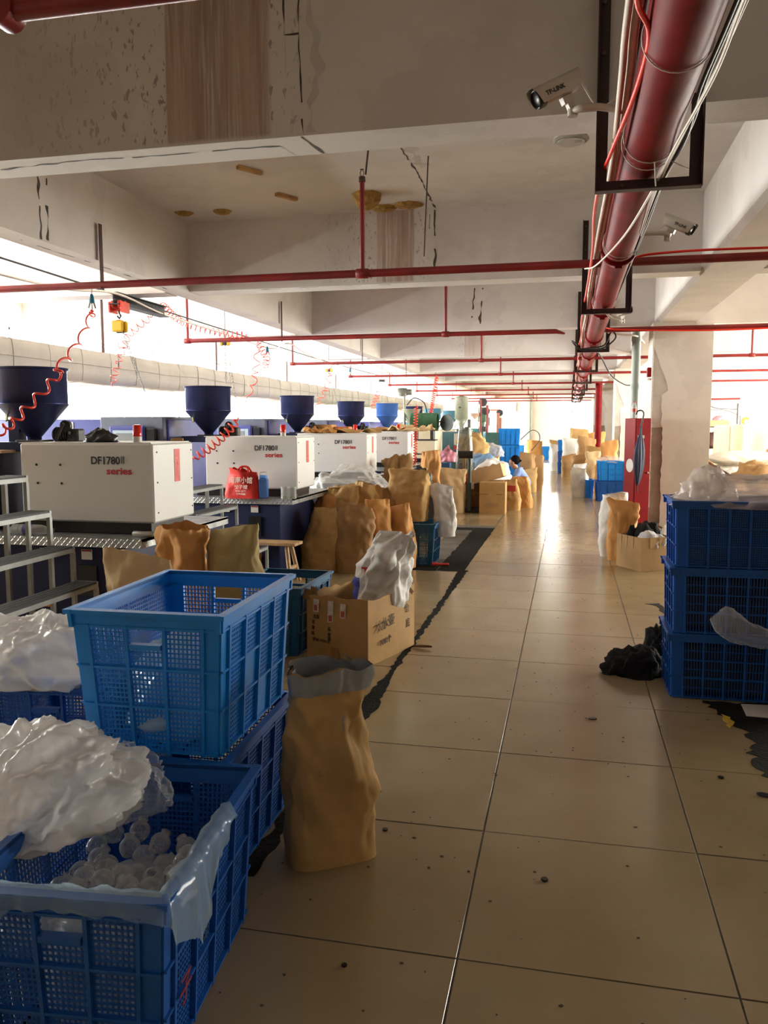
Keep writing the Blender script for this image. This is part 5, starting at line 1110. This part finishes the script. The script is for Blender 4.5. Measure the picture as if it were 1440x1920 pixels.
t = thing('water_jug', 'blue square water jug with white carry loop beside the red bag', 'jug', (-3.055, 7.93, .851))
JB = M('blue_jug_plastic', (.05, .12, .32), .12, 0, .05); MB().cbox((0, 0, .105), (.085, .085, .21), .014).build('body', JB, t); MB().cbox((0, 0, .225), (.07, .07, .032), .008).build('cap', M('jug_cap', (.10, .30, .75), .3), t); MB().tube(cat_curve([(-.035, 0, .235), (-.033, 0, .27), (.03, 0, .272), (.035, 0, .235)], 5), .006, 6).build('carry_loop', WHC, t)
for i, x in enumerate((-2.815, -2.745)):
    tag(MB().lathe([(.036, 0), (.040, .01), (.040, .045), (.037, .05), (.040, .055), (.040, .12), (.043, .125), (.037, .12), (.037, .008), (0, .006)], (0, 0, 0), 22).build('plastic_jar', JAR, None, (x, 7.90+.03*i, .851)), 'clear wide jar on the second machine ledge, '+('left one' if i == 0 else 'right one'), 'jar', 'clear jars on the ledge')
t = thing('water_bottle', 'clear water bottle with purple label lying on the checker plate', 'bottle', (-3.62, 4.955, .887))
mr = Matrix(((0, 0, 1), (1, 0, 0), (0, 1, 0)))
MB().lathe([(0, -.15), (.030, -.15), (.036, -.142), (.036, -.09), (.033, -.085), (.036, -.08), (.036, .07), (.030, .10), (.014, .125), (.013, .145), (0, .145)], (0, 0, 0), 20, mr).build('body', JAR, t)
MB().lathe([(.0365, -.055), (.0365, .015)], (0, 0, 0), 20, mr).build('label_band', M('purple_label', (.06, .02, .22), .4), t); MB().lathe([(0, .165), (.016, .165), (.016, .14), (.0, .14)], (0, 0, 0), 14, mr).build('cap', WHC, t)
def crumple(name, label, loc, sx, sy, sz, mt, seed, cat, crum=.3, rz=0, group=None): return lump(name, label, loc, sx, sy, sz, mt, seed, cat, crum, rz, group, 40, 22)
crumple('black_bag', 'small black crumpled bag on the nearest white machine cover', (-3.235, 5.24, 1.487), .22, .16, .09, M('black_bag_plastic', (.03, .03, .028), .3, 0, .3), 90, 'bag', .35)
tag(MB().cbox((0, 0, .012), (.09, .02, .02), .003).build('wood_scrap', WOODB, None, (-2.86, 5.66, 1.487), R(10)), 'short wood scrap on the rear corner of the nearest machine', 'wood')
# boards and paper laid on the third and fourth machines
def sheet(name, label, loc, sx, sy, mt, seed, amp=.10, rz=0, cat='paper'):
    b = MB(); n = 28; P = []
    for j in range(n):
        for i in range(n):
            u, v = i/(n-1)-.5, j/(n-1)-.5; q = Vector((u*3+seed, v*3, seed)); P.append((u*sx, v*sy, max(.002, amp*(.55*ridge(q, 3)+.5*noise.noise(q*1.3)+.15))))
    b.grid(P, n, n); o = b.build(name, mt, None, loc, rz); return tag(o, label, cat)
sheet('empty_sack', 'flattened kraft sacks spread over the third machine cover', (-3.15, 11.5, 1.487), 1.0, .55, KR, 3, .12, R(5)); sheet('empty_sack', 'empty kraft sack sticking up on the fourth machine cover', (-2.75, 14.45, 1.487), .75, .5, KRL, 6, .22, R(-15)); sheet('empty_sack', 'second empty sack lying behind on the fourth machine', (-3.25, 14.6, 1.487), .8, .5, KR, 8, .14, R(20)); sheet('empty_sack', 'crumpled sack in front of the third hopper', (-3.45, 11.35, 1.487), .5, .4, KRO, 12, .16)
t = thing('goods_boxes', 'orange-brown goods in boxes on the third machine beside hopper', 'boxes', (-3.55, 11.75, 1.487)); MB().cbox((0, 0, .06), (.30, .25, .12), .01).build('box', KRO, t); MB().cbox((.28, .05, .045), (.22, .2, .09), .01).build('tray', M('orange_tray', (.70, .20, .05), .5), t)
# platform scale
t = thing('platform_scale', 'dark green platform scale with black head between the sacks', 'scale', (-1.74, 14.82, 0)); DG = M('scale_green', (.03, .045, .03), .5, 0, .2)
MB().cyl((0, 0, .05), (0, 0, 1.0), .035, 12).build('post', DG, t); MB().cbox((.02, .3, .04), (.4, .55, .08), .01).build('platform', BLKP, t); MB().cyl((-.20, 0, 1.06), (.06, 0, 1.06), .07, 16).build('head', BLKP, t); MB().cbox((.06, -.03, .5), (.05, .04, .12), .005).build('counterweight', STEEL, t)
t = thing('press_frame', 'dark machine frame with blue tray behind the tan sacks', 'machine', (-2.2, 16.3, 0)); MB().cbox((0, .2, .35), (.8, .5, .7), .02).build('frame', GREYM, t); MB().cbox((-.25, -.1, .80), (.34, .2, .10), .01).build('tray', M('dark_blue_tray', (.02, .08, .2), .5), t); MB().cbox((.2, .2, .77), (.3, .3, .14), .01).build('housing', BLKP, t)
crumple('plastic_bag', 'pink and orange plastic bag on the dark machine frame', (-2.35, 16.35, .86), .35, .25, .25, M('pink_plastic', (.60, .22, .28), .4, 0, .5, 5), 93, 'plastic bag', .35, 0, GP)
crumple('tool_heap', 'black tools heaped before the fourth machine', (-2.2, 12.0, .62), .5, .3, .30, GREYM, 95, 'tools', .4)
tag(MB().cbox((0, 0, .31), (.6, .4, .62), .01).build('tool_bench', GREYM, None, (-2.2, 12.05, 0)), 'dark low bench carrying the black tools', 'bench')

# ------------------------------------------------------------------ by the column: red cabinet, umbrella, bottle, drain pipe
t = thing('fire_cabinet', 'tall red steel cabinet leaning beside the column', 'cabinet', (.99, 12.62, 0), R(26)); REDC = M('cabinet_red', (.20, .004, .006), .5, 0, .15, 4, 0, 40, .12); WS = M('worn_sticker', (.40, .36, .30), .7, 0, .3, 20)
MB().cbox((0, 0, .845), (.25, .30, 1.69), .006).build('body', REDC, t); d = MB().cbox((0, -.156, .845), (.235, .012, 1.66), .003).build('door', REDC, t)
for z, w in ((1.42, .11), (1.05, .05)): MB().cbox((-.04, -.1635, z), (w, .003, .045), .001).build('worn_sticker', WS, d)
MB().cyl((-.128, -.02, 1.0), (-.1245, -.02, 1.0), .10, 20).build('round_notice', LBL, t)
MB().cyl((.085, -.16, .9), (.085, -.18, .9), .012, 8).build('lock', STEEL, d)
t = thing('umbrella', 'folded dark blue umbrella hooked over the red cabinet', 'umbrella', (1.045, 12.36, 0)); NAV = M('umbrella_navy', (.008, .012, .045), .6, 0, .3, 12, .5, 20)
b = MB(); P = []
for j in range(22):
    f = j/21
    for i in range(20): a = 2*pi*i/20; rr = (.012+.055*sin(min(1, f*1.15)*pi)**.8)*(1+.28*cos(5*a+f*2)); P.append((rr*cos(a)+.03*f-.06, rr*sin(a), .72+.86*f+.0))
b.grid(P, 20, 22, True).build('canopy', NAV, t); MB().cyl((-.06, 0, .62), (-.06, 0, .74), .008, 8).build('tip', BLKP, t)
MB().tube(cat_curve([(-.03, 0, 1.56), (-.01, 0, 1.68), (.0, .0, 1.76), (-.03, .03, 1.80), (-.08, .05, 1.79), (-.10, .05, 1.74)], 6), .011, 8).build('handle', BLKP, t)
t = thing('drink_bottle', 'clear drink bottle with red label on top of the cabinet', 'bottle', (.93, 12.62, 1.691)); MB().lathe([(0, 0), (.032, 0), (.035, .01), (.035, .15), (.03, .18), (.013, .215), (.013, .23)], (0, 0, 0), 18).build('body', JAR, t); MB().lathe([(.0355, .09), (.0355, .14)], (0, 0, 0), 18).build('label_band', M('bottle_red_label', (.5, .05, .04), .4), t); MB().lathe([(.015, .225), (.015, .245), (0, .245)], (0, 0, 0), 12).build('cap', M('bottle_cap', (.6, .1, .1), .4), t)
t = thing('drain_pipe', 'grey-green vertical drain pipe beside the column', 'pipe', (1.02, 13.75, 0)); PVC = M('pvc_grey_green', (.22, .25, .215), .45, 0, .1, 3)
MB().cyl((0, 0, 0), (0, 0, ZS), .068, 20).build('pipe', PVC, t)
for z in (.9, 2.2, 2.95): MB().cyl((0, 0, z-.04), (0, 0, z+.04), .078, 20).build('socket', PVC, t)
cable('conduit', 'thin cream pipe running across to the drain pipe', [(.55, 13.2, 3.0), (.8, 13.4, 2.98), (1.02, 13.65, 2.98), (1.2, 14.5, 2.95)], .014, COND, 'conduit')
t = thing('alarm_bell', 'small red alarm box on the column side', 'alarm', (1.16, 13.05, 2.38)); MB().cbox((0, 0, 0), (.06, .12, .14), .008).build('box', REDC, t); MB().lathe([(0, -.03), (.03, -.03), (.035, 0)], (-.0, -.06, -.09), 14).build('lamp', WHC, t)
tag(MB().cyl((.90, 27.0, 0), (.90, 27.0, 2.9), .105, 18).build('riser_pipe', RED), 'thick red vertical riser pipe by the far heap', 'pipe')
# ------------------------------------------------------------------ right bay
CRM = M('cream_panel', (.66, .56, .40), .6, 0, .08, 2); WHB = M('white_board', (.80, .79, .76), .4, 0, .03)
t = thing('cream_screen', 'cream corrugated screen standing in the right bay', 'screen', (3.93, 22.1, 0)); MB().cbox((0, 0, .80), (.70, .04, 1.56), .01).build('panel', CRM, t); MB().cbox((.05, -.03, .80), (.03, .03, 1.5), .004).build('stile', CRM, t); [MB().b2((q, -.12, 0), (q+.06, .12, .04)).build('foot', CRM, t) for q in (-.3, .24)]
t = thing('white_panel', 'bright white board propped right of the cream screen', 'board', (4.5, 21.9, 0)); MB().cbox((0, 0, .86), (.48, .03, 1.68), .006).build('sheet', WHB, t); [MB().b2((q, -.1, 0), (q+.05, .1, .03)).build('foot', WHB, t) for q in (-.2, .15)]
t = thing('orange_goods', 'stack of orange wrapped goods at the right frame edge', 'goods', (4.95, 21.5, 0)); MB().cbox((0, 0, .5), (.45, .4, 1.0), .03).build('box', CARDL, t); MB().cbox((0, 0, 1.28), (.4, .36, .56), .06).build('bundle', KRO, t)
t = thing('storage_rack', 'black storage rack with goods right behind the column', 'rack', (4.15, 25.0, 0))
for x in (-.35, .35):
    for y in (-.2, .2): MB().b2((x-.02, y-.02, 0), (x+.02, y+.02, 1.55)).build('upright', BLKP, t)
for z in (.3, .9, 1.5): MB().b2((-.38, -.22, z), (.38, .22, z+.03)).build('shelf', BLKP, t)
crumple('goods_bundle', 'dark bundle on the upper rack shelf', (4.1, 25, .935), .6, .36, .4, M('dark_bundle', (.08, .03, .03), .6), 97, 'bundle', .3); crumple('goods_bundle', 'pale bundle on the lower rack shelf', (4.1, 25, .335), .6, .36, .4, M('pale_bundle', (.4, .4, .42), .6), 98, 'bundle', .3)
t = thing('open_box', 'carton with pink plastic on top of the storage rack', 'box', (4.15, 24.95, 1.532)); MB().cbox((0, 0, .09), (.55, .35, .18), .01).build('box', CARDL, t); lump('pink_film', None, (.05, 0, .17), .4, .3, .14, M('pink_film', (.8, .25, .3), .4), 99, None, .3, parent=t)
t = thing('safety_sign', 'square sign with yellow disc on the partition wall', 'sign', (5.7, 29.19, 1.70)); MB().b2((-.17, -.012, -.18), (.17, 0, .17)).build('plate', WHB, t); MB().cyl((0, -.013, 0), (0, -.02, 0), .135, 24).build('ring', M('sign_red', (.45, .12, .03), .5), t); MB().cyl((0, -.02, 0), (0, -.026, 0), .112, 24).build('disc', YELS, t); MB().box((0, -.03, -.01), (.12, .006, .05), 0, Matrix.Rotation(R(35), 3, 'Y')).build('symbol', M('sign_brown', (.28, .10, .02), .5), t)
for a, c in (((-.17, -.18), (.17, -.168)), ((-.17, .158), (.17, .17)), ((-.17, -.18), (-.158, .17)), ((.158, -.18), (.17, .17))): MB().b2((a[0], -.016, a[1]), (c[0], -.011, c[1])).build('frame_bar', GREYM, t)
t = thing('notice_board', 'pale wall board with hanging wires behind the column', 'board', (4.9, 29.19, 2.0)); MB().b2((-.55, -.02, -.4), (.55, 0, .26)).build('sheet', M('board_pinkish', (.64, .57, .53), .7), t); MB().b2((.52, -.035, -.4), (.56, -.02, .28)).build('side_bar', GREYM, t); MB().tube(cat_curve([(-.4, -.03, .24), (-.1, -.03, .12), (.53, -.03, .08)], 6), .012, 5).build('wire', GREYM, t); MB().tube(cat_curve([(-.5, -.03, .07), (.1, -.03, .06), (.53, -.03, -.08)], 6), .008, 5).build('wire', GREYM, t)
tag(MB().cyl((4.3, 29.17, 2.42), (5.5, 29.17, 2.43), .03, 10).build('red_bar', REDX), 'short red bar above the pale wall board', 'pipe')
# heap behind the right crates
t = thing('work_table', 'dark low table under the white sacks in the right bay', 'table', (3.15, 16.6, 0)); MB().cbox((0, 0, .60), (1.7, 1.0, .05), .006).build('top', GREYM, t)
for x in (-.75, .75):
    for y in (-.42, .42): MB().b2((x-.03, y-.03, 0), (x+.03, y+.03, .58)).build('leg', GREYM, t)
def pillow(name, label, loc, sx, sy, sz, mt, seed, rz, cat='woven sack', rx=0):
    b = MB(); nu, nv = 44, 22; P = []
    for j in range(nv):
        v = -1+2*j/(nv-1)
        for i in range(nu):
            a = 2*pi*i/nu; k_ = (1-abs(v)**3.2)**.55; q = Vector((v*2+seed, cos(a)*2, sin(a)*2)); rr = 1+.16*ridge(q, 3)
            P.append((v*sx/2*(1+.04*noise.noise(q)), cos(a)*sy/2*(.55+.45*k_)*rr, (sin(a)*k_*.5*rr+.5)*sz))
    b.grid(P, nu, nv, True); return tag(b.build(name, mt, None, loc, rz), label, cat, 'white sacks heaped in the right bay')
pillow('woven_sack', 'long white sack lying on top of the right bay heap', (3.2, 16.5, .82), 1.25, .5, .28, WOVC, 1, R(8)); pillow('woven_sack', 'white sack under the long one, left', (2.95, 16.6, .63), .6, .5, .22, WOVC, 3, R(-5)); pillow('woven_sack', 'white sack under the long one, right', (3.6, 16.6, .63), .6, .5, .22, WOVC, 5, R(10)); pillow('yellow_sack', 'yellow-tan sack lying behind the column edge', (2.5, 17.4, .72), .7, .5, .30, KRO, 7, R(4)); 
tag(MB().cbox((0, 0, .5), (.6, .5, 1.0), .02).build('tan_carton', CARDL, None, (2.45, 17.6, -.0)), 'plain tan carton behind the column edge', 'carton')
tag(MB().cbox((0, 0, 0), (.9, .05, .13), .004, 0, Matrix.Rotation(R(32), 3, 'Y')).build('wood_plank', M('dark_plank', (.14, .06, .03), .6, 0, .3), None, (2.45, 14.7, .82)), 'dark wooden plank slanting behind the right crates', 'plank')
tag(MB().cbox((0, 0, .25), (1.3, .9, .5), .02).build('goods_pallet', CARDD, None, (2.75, 14.6, 0)), 'brown goods pallet under the slanting plank', 'pallet')
crumple('paper_bundle', 'crumpled kraft paper at the right edge above the crates', (3.05, 14.6, .51), .8, .6, .42, KRB, 101, 'paper', .35); crumple('plastic_bag', 'white plastic sheet crumpled before the white sacks', (2.75, 15.2, .50), .8, .5, .32, WOV, 103, 'plastic bag', .30, R(-20), GP); crumple('paper_bundle', 'brown paper bundle below the white plastic sheet', (2.6, 14.35, .51), .6, .4, .18, KRB, 105, 'paper', .3)
# ------------------------------------------------------------------ far wall
t = thing('wall_poster', 'white notice with red heading on the far wall', 'poster', (-4.55, 48.38, 1.95)); MB().b2((-.62, -.02, -.7), (.62, 0, .5)).build('sheet', LBL, t); MB().b2((-.62, -.024, .44), (.62, -.016, .52)).build('heading', M('poster_red', (.5, .08, .05), .6), t)
tag(MB().cyl((-2.2, 48.2, 0), (-2.2, 48.2, 3.8), .12, 12).build('wall_pipe', PVC), 'grey pipe standing against the far wall', 'pipe')
tag(MB().b2((-3.9, 48.32, 2.35), (-3.0, 48.4, 2.85)).build('wall_box', M('pale_box', (.5, .5, .6), .6)), 'pale box high on the far wall', 'box')
cable('power_cable', 'black cable looping up behind the tall blue stack', [(-1.1, 19.6, 1.25), (-.9, 20.5, 1.45), (-.75, 21, 1.40), (-.72, 21.2, 1.2), (-.9, 21, .95)], .012, BLK)
# ------------------------------------------------------------------ floor litter
LEAFM = M('dry_leaf', (.16, .085, .03), .8, 0, .3); b = MB(); b.grid([(u*.075, v*.028*(1-abs(u)**2), .004+.012*v*v+.006*u) for v in (-1, -.5, 0, .5, 1) for u in (-1, -.6, -.2, .2, .6, 1)], 6, 5); tag(b.build('dry_leaf', LEAFM, None, (-1.0, 5.68, .004), R(-10)), 'dry brown leaf by the dark seam beside the carton', 'leaf')
tag(MB().cbox((0, 0, .015), (.20, .04, .025), .008).cbox((-.07, .03, .02), (.06, .05, .03), .008).build('red_scrap', M('red_plastic_scrap', (.65, .03, .02), .4), None, (-1.40, 9.15, .001), R(12)), 'red plastic scrap on the drain channel', 'scrap')
for i, (x, y, r, lb) in enumerate(((-.05, 2.80, .013, 'black cap in the middle of the near tile'), (-.68, 3.03, .011, 'black cap beside the foot of the foreground sack'), (-.735, 2.80, .009, 'dark chip in front of the foreground sack'), (.71, 3.83, .014, 'black ring lying left of the tar patch'), (.86, 3.68, .02, 'dark chip below the tar patch'), (.16, 4.48, .016, 'small dark leaf scrap in mid aisle'), (-.62, 2.2, .008, 'tiny dark chip near the front crate'))):
    b = MB(); n = 10; b.prism([(r*(1+.25*noise.noise(Vector((cos(q)*3, sin(q)*3, i))))*cos(q)*(1.5 if i in (4, 5) else 1), r*sin(q)) for q in [2*pi*k/n for k in range(n)]], .0005, .006); tag(b.build('floor_chip', BLKP, None, (x, y, 0), R(40*i)), lb, 'debris', 'bits of litter on the floor')
random.seed(3); b = MB()
for i in range(260):
    x, y = random.uniform(-1.0, 1.2), 1.7+random.random()**1.4*9; s = random.uniform(.0015, .005); a = random.uniform(0, 6); b.prism([(x+s*cos(a+q)*(1+random.random()), y+s*sin(a+q)) for q in (0, 1.4, 2.9, 4.4)], .0005, .002)
tag(b.build('floor_crumbs', M('crumbs', (.06, .04, .025), .9, 0, .3), None), 'scattered dark crumbs over the aisle tiles', 'debris', None, 'stuff')
# ------------------------------------------------------------------ the seated person
def skin(name, nodes, edges, mt, parent, root=0, sub=2):
    me = bpy.data.meshes.new(name); me.from_pydata([n[0] for n in nodes], edges, []); o = bpy.data.objects.new(name, me); col.objects.link(o); o.parent = parent
    m = o.modifiers.new('skin', 'SKIN'); m.use_smooth_shade = True
    for i, n in enumerate(nodes):
        r = n[1] if isinstance(n[1], tuple) else (n[1], n[1]); v = me.skin_vertices[0].data[i]; v.radius = r; v.use_root = i == root
    s = o.modifiers.new('sub', 'SUBSURF'); s.levels = sub; s.render_levels = sub; me.materials.append(mt)
    return o
SKIN = M('skin', (.40, .22, .14), .55, 0, .08); SHIRT = M('shirt_blue', (.22, .32, .62), .8, 0, .12, 8, .4, 25); TROU = M('trousers_dark', (.02, .02, .028), .8, 0, .2); HAIR = M('black_hair', (.006, .005, .005), .9, 0, .3, 30, 0, 40, .1)
t = thing('person', 'person in light blue shirt sitting low and bending over the sacks', 'person', (-.93, 16.75, 0), 0)
# faces -X; joints: pelvis, belly, chest, neck, head
N = [((.10, 0, .30), .13), ((.06, 0, .46), .12), ((-.02, 0, .62), .13), ((-.09, 0, .715), (.062, .06)), ((-.135, -.005, .77), .066), ((-.175, -.01, .83), (.092, .084)), ((-.155, -.01, .92), .078),
     ((-.02, -.17, .665), .055), ((-.15, -.23, .48), .045), ((-.36, -.17, .46), .034), ((-.42, -.15, .455), (.03, .016)),
     ((-.02, .17, .665), .055), ((-.14, .23, .48), .045), ((-.34, .15, .42), .034), ((-.40, .12, .41), (.03, .016)),
     ((.02, -.12, .29), .085), ((-.34, -.16, .36), .065), ((-.30, -.15, .06), .042), ((-.40, -.16, .03), .035), ((.02, .12, .29), .085), ((-.34, .16, .36), .065), ((-.30, .15, .06), .042), ((-.40, .16, .03), .035)]
Ed = [(0, 1), (1, 2), (2, 3), (3, 4), (4, 5), (5, 6), (2, 7), (7, 8), (8, 9), (9, 10), (2, 11), (11, 12), (12, 13), (13, 14), (0, 15), (15, 16), (16, 17), (17, 18), (0, 19), (19, 20), (20, 21), (21, 22)]
for w, sy in ((10, -1), (14, 1)):
    bp = Vector(N[w][0])
    for q in range(5):
        off = (q-2)*.014; ln = (.05, .065, .07, .065, .05)[q]; base = len(N)
        if q == 0: N += [((bp.x+.02, bp.y-sy*.03, bp.z), .009), ((bp.x-.01, bp.y-sy*.055, bp.z-.012), .008)]
        else: N += [((bp.x-ln*.55, bp.y+off, bp.z-.004), .0085), ((bp.x-ln, bp.y+off*1.1, bp.z-.028), .0075)]
        Ed += [(w, base), (base, base+1)]
skin('body', N, Ed, SKIN, t)
skin('shirt', [((.10, 0, .31), .155), ((.065, 0, .46), .15), ((-.015, 0, .62), .152), ((-.07, 0, .70), .085), ((-.02, -.17, .665), .078), ((-.11, -.22, .54), .068), ((-.02, .17, .665), .078), ((-.11, .22, .54), .068)], [(0, 1), (1, 2), (2, 3), (2, 4), (4, 5), (2, 6), (6, 7)], SHIRT, t)
skin('trousers', [((.09, 0, .27), .14), ((.02, -.12, .29), .10), ((-.34, -.16, .36), .08), ((-.30, -.15, .10), .055), ((.02, .12, .29), .10), ((-.34, .16, .36), .08), ((-.30, .15, .10), .055)], [(0, 1), (1, 2), (2, 3), (0, 4), (4, 5), (5, 6)], TROU, t)
b = MB(); P = []
for j in range(14):
    ph = pi*j/13*.92
    for i in range(22): a = 2*pi*i/22; rr = 1+.06*noise.noise(Vector((cos(a)*3, sin(a)*3, ph*3))); P.append((-.112+.100*sin(ph)*cos(a)*rr, -.01+.094*sin(ph)*sin(a)*rr, .888+.10*cos(ph)*rr))
b.grid(P, 22, 14, True); b.lathe([(0, .03), (.04, .02), (.045, -.01), (.0, -.04)], (-.030, -.01, .875), 12); b.build('hair', HAIR, t)
f = MB()
f.lathe([(.004, .012), (.012, -.006), (.0, -.012)], (-.232, -.012, .818), 8); f.build('nose', SKIN, t)
for s in (-1, 1): MB().lathe([(0, .011), (.009, 0), (0, -.011)], (-.228, -.010+s*.032, .843), 8).build('eye', HAIR, t); MB().cbox((-.145, -.01+s*.082, .832), (.03, .016, .045), .007).build('ear', SKIN, t)
MB().cbox((-.222, -.01, .785), (.012, .035, .009), .004).build('mouth', M('lips', (.32, .12, .10), .5), t)
tag(MB().cyl((-.82, 16.75, 0), (-.82, 16.75, .155), .13, 16).cyl((-.82, 16.75, .155), (-.82, 16.75, .175), .145, 16).build('low_stool', CRB2), 'low round blue stool under the seated person', 'stool')
